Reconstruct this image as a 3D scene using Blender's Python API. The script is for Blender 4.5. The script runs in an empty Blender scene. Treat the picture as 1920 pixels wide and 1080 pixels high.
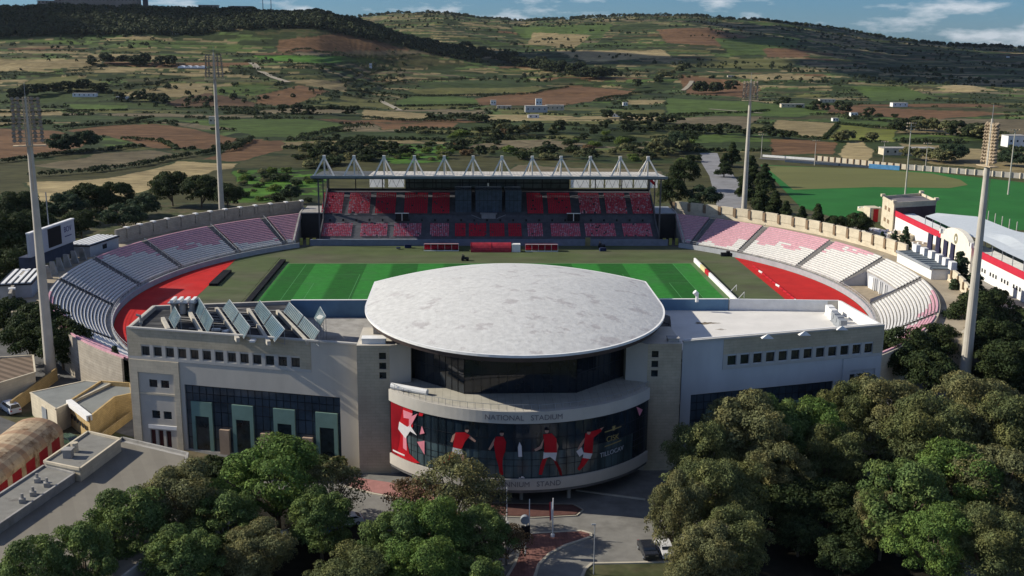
import bpy, bmesh, math, random
import numpy as np
from mathutils import Matrix, Vector
random.seed(7); rng = np.random.default_rng(7)
R = math.radians
sc = bpy.context.scene
# ---------------------------------------------------------------- camera
FPX = 2020.0; CAMH = 63.0
yc = np.array([-80, 468, -FPX]); yc /= np.linalg.norm(yc)
dn = np.array([-67, -(FPX*FPX+80*67)/468, -FPX]); dn /= np.linalg.norm(dn)
zc = -dn; xc = np.cross(yc, zc)
MC = np.array([xc, yc, zc])
cd = bpy.data.cameras.new('camera'); cam = bpy.data.objects.new('camera', cd)
sc.collection.objects.link(cam); sc.camera = cam
mm = Matrix([list(map(float, r)) for r in MC]).to_4x4(); mm.translation = (0, 0, CAMH)
cam.matrix_world = mm
cd.lens = 36*FPX/1920; cd.sensor_width = 36; cd.clip_start = 1; cd.clip_end = 30000
# ---------------------------------------------------------------- sky and sun
SUN_EL, SUN_AZ = 31.5, 0.19          # elevation; the sun stands left of the stadium, a little behind it
sd = Vector((-math.cos(R(SUN_EL)), SUN_AZ*math.cos(R(SUN_EL)), math.sin(R(SUN_EL)))).normalized()
w = bpy.data.worlds.new('World'); sc.world = w; w.use_nodes = True
nt = w.node_tree; N = nt.nodes; L = nt.links
for n in list(N): N.remove(n)
sky = N.new('ShaderNodeTexSky'); sky.sky_type = 'NISHITA'; sky.sun_disc = False
sky.sun_elevation = R(SUN_EL); sky.sun_rotation = math.atan2(sd.x, sd.y)
sky.altitude = 200; sky.air_density = 1.0; sky.dust_density = 0.3; sky.ozone_density = 3.0
geo = N.new('ShaderNodeTexCoord'); mp = N.new('ShaderNodeMapping'); mp.inputs['Scale'].default_value = (12, 12, 46)
L.new(geo.outputs['Generated'], mp.inputs['Vector'])
nz = N.new('ShaderNodeTexNoise'); nz.inputs['Scale'].default_value = 1.0; nz.inputs['Detail'].default_value = 7; nz.inputs['Roughness'].default_value = .6
L.new(mp.outputs[0], nz.inputs['Vector'])
cr = N.new('ShaderNodeValToRGB'); cr.color_ramp.elements[0].position = .49; cr.color_ramp.elements[1].position = .63
L.new(nz.outputs['Fac'], cr.inputs['Fac'])
mul = N.new('ShaderNodeMath'); mul.operation = 'MULTIPLY'; mul.inputs[1].default_value = .75; L.new(cr.outputs[0], mul.inputs[0])
tint = N.new('ShaderNodeMix'); tint.data_type = 'RGBA'; tint.blend_type = 'MULTIPLY'; tint.inputs[0].default_value = 1
tint.inputs[7].default_value = (.46, .83, 1.38, 1); L.new(sky.outputs[0], tint.inputs[6])
mx = N.new('ShaderNodeMix'); mx.data_type = 'RGBA'; mx.inputs[7].default_value = (11.5, 12.2, 13, 1)
L.new(mul.outputs[0], mx.inputs[0]); L.new(tint.outputs[2], mx.inputs[6])
bg = N.new('ShaderNodeBackground'); bg.inputs['Strength'].default_value = .052
out = N.new('ShaderNodeOutputWorld'); L.new(mx.outputs[2], bg.inputs['Color']); L.new(bg.outputs[0], out.inputs[0])
ld = bpy.data.lights.new('sun', 'SUN'); ld.energy = 4.8; ld.angle = R(.5); ld.color = (1, .92, .78)
lo = bpy.data.objects.new('sun', ld); sc.collection.objects.link(lo); lo.rotation_euler = sd.to_track_quat('Z', 'Y').to_euler()
sc.view_settings.view_transform = 'Standard'; sc.view_settings.look = 'None'; sc.view_settings.exposure = .30
sc.cycles.max_bounces = 5; sc.cycles.diffuse_bounces = 2; sc.cycles.transparent_max_bounces = 8

# ---------------------------------------------------------------- measuring helpers (a ray from the camera station to a height or a wall)
def ray(x, y): return MC @ np.array([x-960, 540-y, -FPX])
def at(x, y, z=0.0):
    r = ray(x, y); t = (z-CAMH)/r[2]; return (float(t*r[0]), float(t*r[1]))
def aty(x, y, Y):
    r = ray(x, y); t = Y/r[1]; return (float(t*r[0]), float(CAMH+t*r[2]))
def px(X, Y, Z):
    q = np.stack([np.asarray(X, float), np.asarray(Y, float), np.asarray(Z, float)-CAMH]); c = MC.T @ q.reshape(3, -1)
    return 960+FPX*c[0]/-c[2], 540-FPX*c[1]/-c[2]

# ---------------------------------------------------------------- materials
MATS = {}
def mat(name, col, rough=.85, var=.18, scale=.6, detail=5, bump=0., metal=0., spec=.12, col2=None, c2lo=.5, c2hi=.6, c2scale=.15, brick=None, space='pos', stretch=(1, 1, 1), island=0., trans=0., attr=None, wave=None):
    if name in MATS: return MATS[name]
    m = bpy.data.materials.new(name); m.use_nodes = True; nt = m.node_tree; N = nt.nodes; L = nt.links
    b = N['Principled BSDF']; b.inputs['Roughness'].default_value = rough; b.inputs['Metallic'].default_value = metal
    b.inputs['Specular IOR Level'].default_value = spec
    if space == 'pos': s = N.new('ShaderNodeNewGeometry').outputs['Position']
    else: s = N.new('ShaderNodeTexCoord').outputs['Object']
    mp = N.new('ShaderNodeMapping'); mp.inputs['Scale'].default_value = stretch; L.new(s, mp.inputs[0]); s = mp.outputs[0]
    base = N.new('ShaderNodeRGB'); base.outputs[0].default_value = (*col, 1); cur = base.outputs[0]
    if attr:
        a = N.new('ShaderNodeAttribute'); a.attribute_name = attr; cur = a.outputs['Color']
    if brick:
        sx = N.new('ShaderNodeSeparateXYZ'); L.new(s, sx.inputs[0]); ad = N.new('ShaderNodeMath'); ad.operation = 'MULTIPLY_ADD'
        L.new(sx.outputs[1], ad.inputs[0]); ad.inputs[1].default_value = brick[3] if len(brick) > 3 else .3; L.new(sx.outputs[0], ad.inputs[2])
        cb = N.new('ShaderNodeCombineXYZ'); L.new(ad.outputs[0], cb.inputs[0]); L.new(sx.outputs[2], cb.inputs[1])
        br = N.new('ShaderNodeTexBrick'); br.inputs['Scale'].default_value = 1; br.inputs['Brick Width'].default_value = brick[0]; br.inputs['Row Height'].default_value = brick[1]
        br.inputs['Mortar Size'].default_value = .02; br.inputs['Color1'].default_value = (1, 1, 1, 1); br.inputs['Color2'].default_value = (brick[2],)*3+(1,)
        br.inputs['Mortar'].default_value = (*(brick[4] if len(brick) > 4 else .55,)*3, 1); L.new(cb.outputs[0], br.inputs['Vector'])
        x = N.new('ShaderNodeMix'); x.data_type = 'RGBA'; x.blend_type = 'MULTIPLY'; x.inputs[0].default_value = 1; L.new(cur, x.inputs[6]); L.new(br.outputs['Color'], x.inputs[7]); cur = x.outputs[2]
    if col2:
        n = N.new('ShaderNodeTexNoise'); n.inputs['Scale'].default_value = c2scale; n.inputs['Detail'].default_value = 8; n.inputs['Roughness'].default_value = .65; L.new(s, n.inputs['Vector'])
        r = N.new('ShaderNodeValToRGB'); r.color_ramp.elements[0].position = c2lo; r.color_ramp.elements[1].position = c2hi; L.new(n.outputs['Fac'], r.inputs[0])
        x = N.new('ShaderNodeMix'); x.data_type = 'RGBA'; L.new(r.outputs[0], x.inputs[0]); L.new(cur, x.inputs[6]); x.inputs[7].default_value = (*col2, 1); cur = x.outputs[2]
    if wave:   # alternate bands: (direction x, direction y, period, darker factor)
        d = N.new('ShaderNodeVectorMath'); d.operation = 'DOT_PRODUCT'; d.inputs[1].default_value = (wave[0]/wave[2], wave[1]/wave[2], 0); L.new(s, d.inputs[0])
        f = N.new('ShaderNodeMath'); f.operation = 'FRACT'; L.new(d.outputs['Value'], f.inputs[0]); g = N.new('ShaderNodeMapRange'); g.inputs[1].default_value = .47; g.inputs[2].default_value = .53
        L.new(f.outputs[0], g.inputs[0]); x = N.new('ShaderNodeMix'); x.data_type = 'RGBA'; x.blend_type = 'MULTIPLY'; L.new(g.outputs[0], x.inputs[0]); L.new(cur, x.inputs[6]); x.inputs[7].default_value = (wave[3],)*3+(1,); cur = x.outputs[2]
    if var:
        n = N.new('ShaderNodeTexNoise'); n.inputs['Scale'].default_value = scale; n.inputs['Detail'].default_value = detail; n.inputs['Roughness'].default_value = .6; L.new(s, n.inputs['Vector'])
        r = N.new('ShaderNodeMapRange'); r.inputs[1].default_value = .3; r.inputs[2].default_value = .7; r.inputs[3].default_value = 1-var; r.inputs[4].default_value = 1+var; L.new(n.outputs['Fac'], r.inputs[0])
        f = r.outputs[0]
        if island:
            g = N.new('ShaderNodeNewGeometry'); q = N.new('ShaderNodeMapRange'); q.inputs[3].default_value = 1-island; q.inputs[4].default_value = 1+island; L.new(g.outputs['Random Per Island'], q.inputs[0])
            k = N.new('ShaderNodeMath'); k.operation = 'MULTIPLY'; L.new(f, k.inputs[0]); L.new(q.outputs[0], k.inputs[1]); f = k.outputs[0]
        x = N.new('ShaderNodeVectorMath'); x.operation = 'SCALE'; L.new(cur, x.inputs[0]); L.new(f, x.inputs['Scale']); cur = x.outputs[0]
        if bump:
            bp = N.new('ShaderNodeBump'); bp.inputs['Strength'].default_value = bump; bp.inputs['Distance'].default_value = .1; L.new(n.outputs['Fac'], bp.inputs['Height']); L.new(bp.outputs[0], b.inputs['Normal'])
    L.new(cur, b.inputs['Base Color'])
    if trans:
        t = N.new('ShaderNodeBsdfTranslucent'); L.new(cur, t.inputs[0]); a = N.new('ShaderNodeMixShader'); a.inputs[0].default_value = trans
        o = N['Material Output']; L.new(b.outputs[0], a.inputs[1]); L.new(t.outputs[0], a.inputs[2]); L.new(a.outputs[0], o.inputs[0])
    MATS[name] = m; return m
stone = mat('limestone', (.50, .44, .325), brick=(1.3, .45, .92, .3, .75), var=.16, scale=.5, col2=(.25, .21, .155), c2lo=.52, c2hi=.8, c2scale=.25)
render_ = mat('pale_render', (.52, .485, .42), var=.10, scale=.25, stretch=(1, 1, .35))
render_w = mat('blue_white_render', (.50, .52, .53), var=.10, scale=.2, stretch=(1, 1, .35))
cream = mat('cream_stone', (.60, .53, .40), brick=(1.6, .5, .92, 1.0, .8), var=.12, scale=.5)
brownst = mat('brown_stone', (.24, .17, .11), var=.2)
concrete = mat('concrete', (.33, .32, .30), var=.2, scale=.5, col2=(.2, .19, .17), c2lo=.5, c2hi=.75, c2scale=.3)
concd = mat('dark_concrete', (.12, .12, .12), var=.3, scale=.4)
dome_m = mat('dome_paint', (.56, .56, .54), rough=.75, var=.13, scale=1.1, bump=.8, col2=(.44, .425, .415), c2lo=.57, c2hi=.62, c2scale=.24, detail=10, brick=(3.2, 60, .97, 0, .9))
white = mat('white_paint', (.74, .74, .72), rough=.6, var=.08, scale=.8)
whiteroof = mat('white_roof', (.66, .64, .60), var=.07, scale=.3, col2=(.14, .12, .09), c2lo=.66, c2hi=.74, c2scale=.11)
pink = mat('pink_seat', (.60, .33, .38), rough=.6, var=.2, scale=1.5)
whiteseat = mat('white_seat', (.64, .63, .60), rough=.6, var=.14, scale=1.5)
redseat = mat('red_seat', (.50, .022, .05), rough=.55, var=.35, scale=2.2)
redfaded = mat('faded_red_seat', (.52, .06, .09), rough=.55, var=.3, scale=2, col2=(.55, .42, .45), c2lo=.52, c2hi=.6, c2scale=1.3)
palefaded = mat('pale_red_seat', (.56, .11, .16), rough=.55, var=.3, scale=2, col2=(.50, .34, .39), c2lo=.50, c2hi=.56, c2scale=1.2)
glass = mat('dark_glass', (.012, .017, .024), rough=.06, var=.3, scale=.4, spec=.6)
glass2 = mat('grey_glass', (.05, .07, .09), rough=.12, var=.5, scale=.25, spec=.6)
glassl = mat('tinted_pane', (.02, .03, .035), rough=.1, var=.6, scale=.9, spec=.6)
dark = mat('dark_steel', (.02, .022, .026), rough=.5, var=.2)
steel = mat('grey_steel', (.25, .27, .29), rough=.5, var=.15)
polem = mat('pole_concrete', (.46, .43, .37), var=.12, scale=.4, rough=.7)
red = mat('red_paint', (.42, .02, .03), rough=.6, var=.2)
redtrack = mat('red_track', (.46, .022, .020), var=.12, scale=.25, col2=(.42, .07, .065), c2lo=.55, c2hi=.8, c2scale=.05)
grass = mat('pitch_grass', (.028, .175, .028), var=.16, scale=.5, wave=(1, 0, 14.6, .58), col2=(.045, .15, .045), c2lo=.5, c2hi=.75, c2scale=.08)
worn = mat('worn_grass', (.080, .104, .045), var=.2, scale=.2, stretch=(.5, 1, 1), col2=(.10, .095, .065), c2lo=.45, c2hi=.7, c2scale=.06)
asphalt = mat('asphalt', (.10, .10, .10), var=.18, scale=.4, col2=(.15, .145, .135), c2lo=.45, c2hi=.7, c2scale=.12)
road_m = mat('pale_asphalt', (.20, .195, .18), var=.15, scale=.5, col2=(.14, .135, .125), c2lo=.5, c2hi=.7, c2scale=.2)
green = mat('green_frame', (.17, .27, .235), rough=.5, var=.1)
blue = mat('blue_paint', (.12, .22, .33), rough=.6, var=.15, scale=.3)
paving = mat('red_paving', (.20, .10, .085), var=.2, scale=1.5, brick=(.4, .2, .8, 0))
black = mat('black_rubber', (.012, .012, .014), rough=.7, var=.2)
soil_shade = mat('dark_soil', (.016, .015, .011), var=.4, scale=.8)  # near-black: planted soil, and the shade painted into the hollow
bark = mat('bark', (.12, .095, .07), var=.3, scale=2, space='obj')
olive = mat('rough_grass', (.055, .065, .028), var=.4, scale=.35, col2=(.12, .095, .06), c2lo=.45, c2hi=.65, c2scale=.08)

# ---------------------------------------------------------------- object helpers
COL = sc.collection
def tag(o, label=None, cat=None, group=None, kind=None):
    if label: o['label'] = label
    if cat: o['category'] = cat
    if group: o['group'] = group
    if kind: o['kind'] = kind
    return o
def thing(name, loc, label, cat, group=None, rz=0.):
    o = bpy.data.objects.new(name, None); COL.objects.link(o); o.location = loc; o.rotation_euler = (0, 0, rz); o.empty_display_size = .5
    return tag(o, label, cat, group)
ORG = {}
def wloc(o):
    x = Vector((0, 0, 0))
    while o: x = x+o.location; o = o.parent
    return x
class MB:
    def __init__(s): s.v = []; s.f = []; s.m = []; s.mi = 0
    def add(s, vs, fs, mi=None):
        b = len(s.v); s.v += [tuple(map(float, p)) for p in vs]; s.f += [tuple(b+i for i in f) for f in fs]; s.m += [s.mi if mi is None else mi]*len(fs); return s
    def quad(s, a, b, c, d, mi=None): return s.add([a, b, c, d], [(0, 1, 2, 3)], mi)
    def box(s, c, d, rz=0., mi=None):
        cx, cy, cz = c; hx, hy, hz = d[0]/2, d[1]/2, d[2]/2; co, si = math.cos(rz), math.sin(rz)
        vs = [(cx+x*co-y*si, cy+x*si+y*co, cz+z) for z in (-hz, hz) for x, y in ((-hx, -hy), (hx, -hy), (hx, hy), (-hx, hy))]
        return s.add(vs, [(3, 2, 1, 0), (4, 5, 6, 7), (0, 1, 5, 4), (1, 2, 6, 5), (2, 3, 7, 6), (3, 0, 4, 7)], mi)
    def prism(s, poly, z0, z1, mi=None, top=None):
        n = len(poly); a = sum(poly[i][0]*poly[(i+1) % n][1]-poly[(i+1) % n][0]*poly[i][1] for i in range(n))
        if a < 0: poly = poly[::-1]
        vs = [(x, y, z0) for x, y in poly]+[(x, y, z1) for x, y in poly]
        s.add(vs, [(i, (i+1) % n, n+(i+1) % n, n+i) for i in range(n)]+[tuple(range(n))[::-1]], mi)
        return s.add(vs[n:], [tuple(range(n))], mi if top is None else top)
    def seg(s, A, B, z0, z1, th, mi=None):   # upright wall slab from A to B
        dx, dy = B[0]-A[0], B[1]-A[1]; l = math.hypot(dx, dy)
        return s.box(((A[0]+B[0])/2, (A[1]+B[1])/2, (z0+z1)/2), (l, th, z1-z0), math.atan2(dy, dx), mi)
    def tube(s, p, q, r0, r1=None, n=8, mi=None):
        r1 = r0 if r1 is None else r1; p = Vector(p); q = Vector(q); d = (q-p).normalized(); u = d.orthogonal().normalized(); w_ = d.cross(u)
        vs = []
        for c, r in ((p, r0), (q, r1)):
            for i in range(n):
                a = 2*math.pi*i/n; vs.append(c+u*math.cos(a)*r+w_*math.sin(a)*r)
        return s.add(vs, [(i, (i+1) % n, n+(i+1) % n, n+i) for i in range(n)]+[tuple(range(n))[::-1], tuple(range(n, 2*n))], mi)
    def bar(s, p, q, w_, mi=None): return s.tube(p, q, w_/2, n=4, mi=mi)
    def build(s, name, mats, parent=None, smooth=False, label=None, cat=None, group=None, kind=None):
        me = bpy.data.meshes.new(name); o = wloc(parent) if parent else Vector((0, 0, 0))
        me.from_pydata([(x-o.x, y-o.y, z-o.z) for x, y, z in s.v], [], s.f)
        for m in (mats if isinstance(mats, (list, tuple)) else [mats]): me.materials.append(m)
        me.polygons.foreach_set('material_index', s.m)
        if smooth: me.polygons.foreach_set('use_smooth', [True]*len(s.f))
        me.update(); ob = bpy.data.objects.new(name, me); COL.objects.link(ob)
        if parent: ob.parent = parent
        return tag(ob, label, cat, group, kind)
def copy_tree(o, parent=None, loc=None, rz=None, label=None, group=None, scale=None):
    c = o.copy(); COL.objects.link(c)
    if parent: c.parent = parent
    if loc is not None: c.location = loc
    if rz is not None: c.rotation_euler = (0, 0, rz)
    if scale is not None: c.scale = (scale if isinstance(scale, (tuple, list)) else (scale,)*3)
    if label: c['label'] = label
    if group: c['group'] = group
    for k in list(o.children): copy_tree(k, c)
    return c
def sheet(name, poly, z, m, kind='structure', **k):
    b = MB(); b.add([(x, y, z) for x, y in poly], [tuple(range(len(poly)))]); o = b.build(name, m, kind=kind, **k)
    if o.data.polygons[0].normal.z < 0: o.data.flip_normals()
    bm = bmesh.new(); bm.from_mesh(o.data); bmesh.ops.triangulate(bm, faces=bm.faces[:]); bm.to_mesh(o.data); bm.free(); return o
def text_obj(s, size, align='CENTER', space=1.0):
    c = bpy.data.curves.new('t', 'FONT'); c.body = s; c.size = size; c.align_x = align; c.space_character = space; c.extrude = .02
    o = bpy.data.objects.new('t', c); COL.objects.link(o); bpy.context.view_layer.update()
    me = bpy.data.meshes.new_from_object(o.evaluated_get(bpy.context.evaluated_depsgraph_get())); bpy.data.objects.remove(o)
    return me
def text_on(s, size, fn, m, parent, name='lettering', space=1.0):
    me = text_obj(s, size, space=space)
    o = wloc(parent)
    for v in me.vertices:
        p = fn(v.co.x, v.co.y, v.co.z); v.co = Vector(p)-o
    me.materials.clear(); me.materials.append(m); ob = bpy.data.objects.new(name, me); COL.objects.link(ob); ob.parent = parent; return ob
def wall_open(b, A, B, z0, z1, ops, depth=.35, mi=0, mr=None, back=True):
    """upright wall face A->B seen from its right-hand side, with rectangular openings (s0,s1,z0,z1) and their reveals"""
    A = Vector(A).to_3d(); B = Vector(B).to_3d(); d = (B-A); Ln = d.length; d.normalize(); n = Vector((d.y, -d.x, 0))
    ss = sorted({0, Ln}|{o[0] for o in ops}|{o[1] for o in ops}); zs = sorted({z0, z1}|{o[2] for o in ops}|{o[3] for o in ops})
    P = lambda s_, z, k=0: A+d*s_+n*(-k)+Vector((0, 0, z))
    mr = mi if mr is None else mr
    for i in range(len(ss)-1):
        for j in range(len(zs)-1):
            cs, cz = (ss[i]+ss[i+1])/2, (zs[j]+zs[j+1])/2
            if not any(o[0] < cs < o[1] and o[2] < cz < o[3] for o in ops): b.quad(P(ss[i], zs[j]), P(ss[i+1], zs[j]), P(ss[i+1], zs[j+1]), P(ss[i], zs[j+1]), mi)
    for a0, a1, c0, c1 in ops:
        for (p, q) in (((a0, c0), (a1, c0)), ((a1, c0), (a1, c1)), ((a1, c1), (a0, c1)), ((a0, c1), (a0, c0))):
            b.quad(P(p[0], p[1]), P(q[0], q[1]), P(q[0], q[1], depth), P(p[0], p[1], depth), mr)
    return P
def window(P, s0, s1, z0, z1, parent, depth=.28, fm=None, pm=None, bars=1):
    b = MB(); t = .09
    for (a0, a1, c0, c1) in ((s0, s1, z0, z0+t), (s0, s1, z1-t, z1), (s0, s0+t, z0+t, z1-t), (s1-t, s1, z0+t, z1-t))+(((((s0+s1)/2-.03, (s0+s1)/2+.03, z0+t, z1-t)),) if bars else ()):
        b.quad(P(a0, c0, depth-.06), P(a1, c0, depth-.06), P(a1, c1, depth-.06), P(a0, c1, depth-.06))
    f = b.build('window', fm or dark, parent)
    b = MB(); b.quad(P(s0, z0, depth), P(s1, z0, depth), P(s1, z1, depth), P(s0, z1, depth)); b.build('pane', pm or glassl, f); return f
# ---------------------------------------------------------------- terrain
def ss(x): x = np.clip(x, 0, 1); return x*x*(3-2*x)
def hsh(i, j, k=0): 
    n = np.sin(i*127.1+j*311.7+k*74.7)*43758.5453; return n-np.floor(n)
def vnoise(x, y, k=0):
    xi, yi = np.floor(x), np.floor(y); u, v = ss(x-xi), ss(y-yi)
    return (hsh(xi, yi, k)*(1-u)+hsh(xi+1, yi, k)*u)*(1-v)+(hsh(xi, yi+1, k)*(1-u)+hsh(xi+1, yi+1, k)*u)*v
def fbm(x, y, k=0, o=4): return sum(vnoise(x*2**i, y*2**i, k+i)/2**(i+1) for i in range(o))/(1-.5**o)
def horizon(col): return 72.6+(col-960)*.0077
R1 = 1850.; R2 = 3300.
def ridge1(col): return np.interp(col, [-400, 0, 110, 600, 700, 750, 880, 1000, 1110, 1200], [26, 26, 20, 32, 54, 70, 98, 126, 158, 175])
def ridge2(col): return np.interp(col, [-400, 600, 740, 830, 920, 985, 1100, 1300, 1450, 1550, 1700, 1820, 1920, 2400], [60, 45, 31, 29, 39, 44, 35, 34, 43, 54, 76, 86, 92, 96])
def height(X, Y):
    col = 880+2073*X/np.maximum(Y, 50)
    z2 = (CAMH+(horizon(col)-ridge2(col))*R2/FPX)*ss((Y-1250)/(R2-1250))**.9*np.where(Y > R2, 1-.5*ss((Y-R2)/1500), 1)
    top1 = np.maximum(CAMH+(horizon(col)-ridge1(col))*R1/FPX, 0); wl = ss((760-col)/200)
    ramp = .50*ss((Y-950)/750)*wl; st = ss((Y-(1560))/(R1-1560))
    z1 = top1*(ramp+(1-ramp)*st); z1 = z1*np.where(Y > R1, 1-ss((Y-R1)/500), 1)
    z = np.maximum(z1, z2)+np.minimum(z1, z2)*.0
    und = (fbm(X/160, Y/160, 3)-.5)*14*ss((Y-650)/900)
    terr = np.floor((z+und)/5.)*5.; fr = (z+und)/5.-np.floor((z+und)/5.)
    zt = terr+5*ss((fr-.55)/.45)                     # terraced hillsides
    return np.where(Y > 1100, .45*(z+und)+.55*zt, z+und*ss((Y-650)/450))
cols_ = np.tan(np.radians(np.concatenate([np.linspace(-60, -31, 12), np.linspace(-30.6, 30.6, 820), np.linspace(31, 60, 12)])))
rows_ = np.concatenate([[-300, -50, 20, 60, 110], np.linspace(150, 430, 15), 1/np.linspace(1/440, 1/1000, 260), np.linspace(1008, 3500, 330), np.linspace(3600, 12000, 12)])
nc, nr = len(cols_), len(rows_)
YY = np.repeat(rows_[:, None], nc, 1); XX = YY*cols_[None, :]
XX[0:5] = np.linspace(-700, 700, nc)[None, :]
XX[5:20] = np.linspace(-1, 1, nc)[None, :]*np.linspace(700, 760, 15)[:, None]
XX[5:20] = XX[5:20]*(1-np.linspace(0, 1, 15)[:, None])+(YY[5:20]*cols_[None, :])*np.linspace(0, 1, 15)[:, None]
ZZ = height(XX, YY)
PX, PY = px(XX.ravel(), np.maximum(YY.ravel(), 20), ZZ.ravel())
# field patchwork: jittered cells, elongated across the valley
def cells(x, y, cx, cy, k):
    u, v = x/cx, y/cy; iu, iv = np.floor(u), np.floor(v); d1 = np.full(x.shape, 9.); d2 = d1.copy(); idn = np.zeros(x.shape)
    for a in (-1, 0, 1):
        for b in (-1, 0, 1):
            i, j = iu+a, iv+b; qx = i+.15+.7*hsh(i, j, k); qy = j+.15+.7*hsh(i, j, k+5)
            d = np.maximum(np.abs(u-qx), np.abs(v-qy)*.9)+.25*np.hypot(u-qx, v-qy); s = d < d1
            d2 = np.where(s, d1, np.minimum(d2, d)); idn = np.where(s, hsh(i, j, k+9), idn); d1 = np.where(s, d, d1)
    return idn, d2-d1
xf, yf = XX.ravel(), YY.ravel(); wx = xf+(fbm(xf/90, yf/90, 11)-.5)*70; wy = yf+(fbm(xf/90, yf/90, 17)-.5)*50
PAL = dict(brown=(.125, .075, .048), dbrown=(.085, .055, .04), tan=(.205, .175, .115), ltan=(.29, .245, .165), olive=(.098, .105, .045), green=(.060, .098, .030), bgreen=(.055, .135, .022), dgreen=(.035, .055, .022), grey=(.125, .11, .085), scrub=(.055, .058, .03), lime=(.12, .14, .04))
names = ['brown', 'tan', 'olive', 'green', 'dgreen', 'olive', 'scrub', 'grey', 'tan', 'dgreen', 'green', 'scrub']
pal = np.array([PAL[n] for n in names])
id1, e1 = cells(wx, wy, 175, 58, 1); id2, e2 = cells(wx, wy+wx*.1, 250, 40, 21); id3, e3 = cells(wx, wy-wx*.12, 55, 40, 41)
far_ = yf > 1250; idn = np.where(far_, id2, id1); ed = np.where(far_, e2, e1)
colr = pal[(idn*len(names)*.999).astype(int)]
nearmask = yf < 620; colr[nearmask] = PAL['scrub']
FIELDS = [
 ('brown', [(120,245),(200,236),(290,233),(350,240),(455,262),(390,282),(290,280),(230,262),(210,255)]),
 ('brown', [(-60,240),(100,243),(170,262),(150,275),(60,292),(-60,303)]),
 ('grey', [(60,310),(180,290),(270,283),(330,290),(230,315),(130,322)]),
 ('ltan', [(55,345),(240,330),(330,305),(450,306),(440,315),(330,340),(200,372),(60,378)]),
 ('brown', [(380,300),(420,285),(470,262),(530,263),(525,280),(450,303)]),
 ('green', [(330,226),(560,222),(640,230),(640,242),(560,258),(480,258),(430,240)]),
 ('green', [(120,195),(240,197),(235,206),(140,205)]), ('tan', [(-50,205),(115,207),(120,216),(-50,217)]),
 ('tan', [(215,176),(350,157),(400,165),(400,178),(300,183),(260,182)]),
 ('olive', [(30,165),(60,148),(150,143),(200,155),(200,163),(100,165)]), ('tan', [(-60,112),(200,110),(180,125),(-60,136)]),
 ('dbrown', [(310,192),(390,173),(480,193),(480,202),(330,200)]), ('green', [(400,165),(480,157),(510,162),(480,172),(400,178)]),
 ('tan', [(540,150),(600,150),(650,155),(650,172),(560,158)]), ('brown', [(480,180),(560,160),(620,172),(540,200),(480,195)]),
 ('brown', [(520,75),(640,62),(770,93),(640,98),(520,97)]), ('bgreen', [(450,106),(540,104),(640,105),(720,118),(560,118)]),
 ('brown', [(890,185),(1070,160),(1130,165),(1200,172),(1110,190),(1040,200),(900,197)]), ('green', [(740,190),(780,180),(890,183),(900,197),(750,199)]),
 ('olive', [(760,168),(940,160),(1060,165),(1000,173),(800,178)]), ('dgreen', [(780,155),(980,148),(1050,158),(950,165),(800,165)]),
 ('tan', [(680,205),(810,213),(790,226),(680,221)]), ('brown', [(700,230),(860,230),(850,240),(720,243)]),
 ('ltan', [(1040,95),(1240,93),(1260,106),(1100,116)]), ('green', [(640,106),(700,108),(720,118),(640,118)]), ('grey', [(540,97),(800,95),(850,103),(560,103)]),
 ('brown', [(1530,196),(1700,203),(1900,213),(1740,224),(1540,210)]), ('grey', [(1720,222),(1990,225),(1990,262),(1780,238)]),
 ('lime', [(1545,262),(1570,233),(1680,243),(1674,264)]), ('tan', [(1460,225),(1565,230),(1540,260),(1440,246)]), ('brown', [(1440,260),(1570,265),(1560,290),(1450,288)]),
 ('grey', [(1270,220),(1430,217),(1400,240),(1270,232)]), ('green', [(1250,184),(1400,190),(1560,208),(1500,218),(1250,214)]),
 ('ltan', [(1570,290),(1590,266),(1620,266),(1638,284),(1630,302),(1580,300)]), ('tan', [(1690,268),(1990,292),(1990,335),(1740,305)]),
 ('ltan', [(1750,163),(1810,157),(1870,170),(1800,172)]), ('green', [(1590,160),(1700,165),(1760,185),(1640,190)]),
 ('bgreen', [(690,270),(830,272),(840,304),(740,308),(700,292)]), ('bgreen', [(440,320),(610,318),(610,385),(450,380)]),
 ('grey', [(960,310),(1240,318),(1240,340),(960,335)]), ('brown', [(1230,55),(1330,52),(1420,75),(1380,88),(1250,80)]), ('green', [(1340,72),(1500,70),(1490,100),(1370,104)]),
 ('brown', [(1430,92),(1490,90),(1520,106),(1440,108)]), ('olive', [(1290,108),(1500,110),(1480,130),(1280,126)]), ('green', [(960,50),(1150,45),(1130,70),(980,72)]),
 ('tan', [(1000,60),(1110,66),(1080,88),(990,84)]), ('brown', [(1270,140),(1380,150),(1430,168),(1400,182),(1290,178)]), ('tan', [(1360,140),(1480,138),(1560,150),(1420,150)]),
]
def inpoly(x, y, P):
    r = np.zeros(x.shape, bool); n = len(P)
    for i in range(n):
        (x1, y1), (x2, y2) = P[i], P[(i+1) % n]
        if y1 != y2: r ^= ((y1 > y) != (y2 > y)) & (x < (x2-x1)*(y-y1)/(y2-y1)+x1)
    return r
nf = 1+3*np.clip((PY-200)/150, 0, 1); jx = PX+(fbm(xf/25, yf/25, 31)-.5)*10*nf; jy = PY+(fbm(xf/25, yf/25, 37)-.5)*4*nf
inf = np.zeros(xf.shape, bool)
for n_, P_ in FIELDS:
    q = inpoly(jx, jy, P_)
    if n_ == 'bgreen' and P_[0][1] > 200: q &= fbm(xf/12, yf/12, 43) > .47
    colr[q] = PAL[n_]; inf |= q
for n_, P_ in FIELDS:      # rough margin round each traced field
    c = np.mean(P_, 0); Q = [(c[0]+(x-c[0])*1.035, c[1]+(y-c[1])*1.14) for x, y in P_]
    q = inpoly(jx, jy, Q) & ~inf; colr[q] = np.array(PAL['dgreen'])*.8
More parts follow.
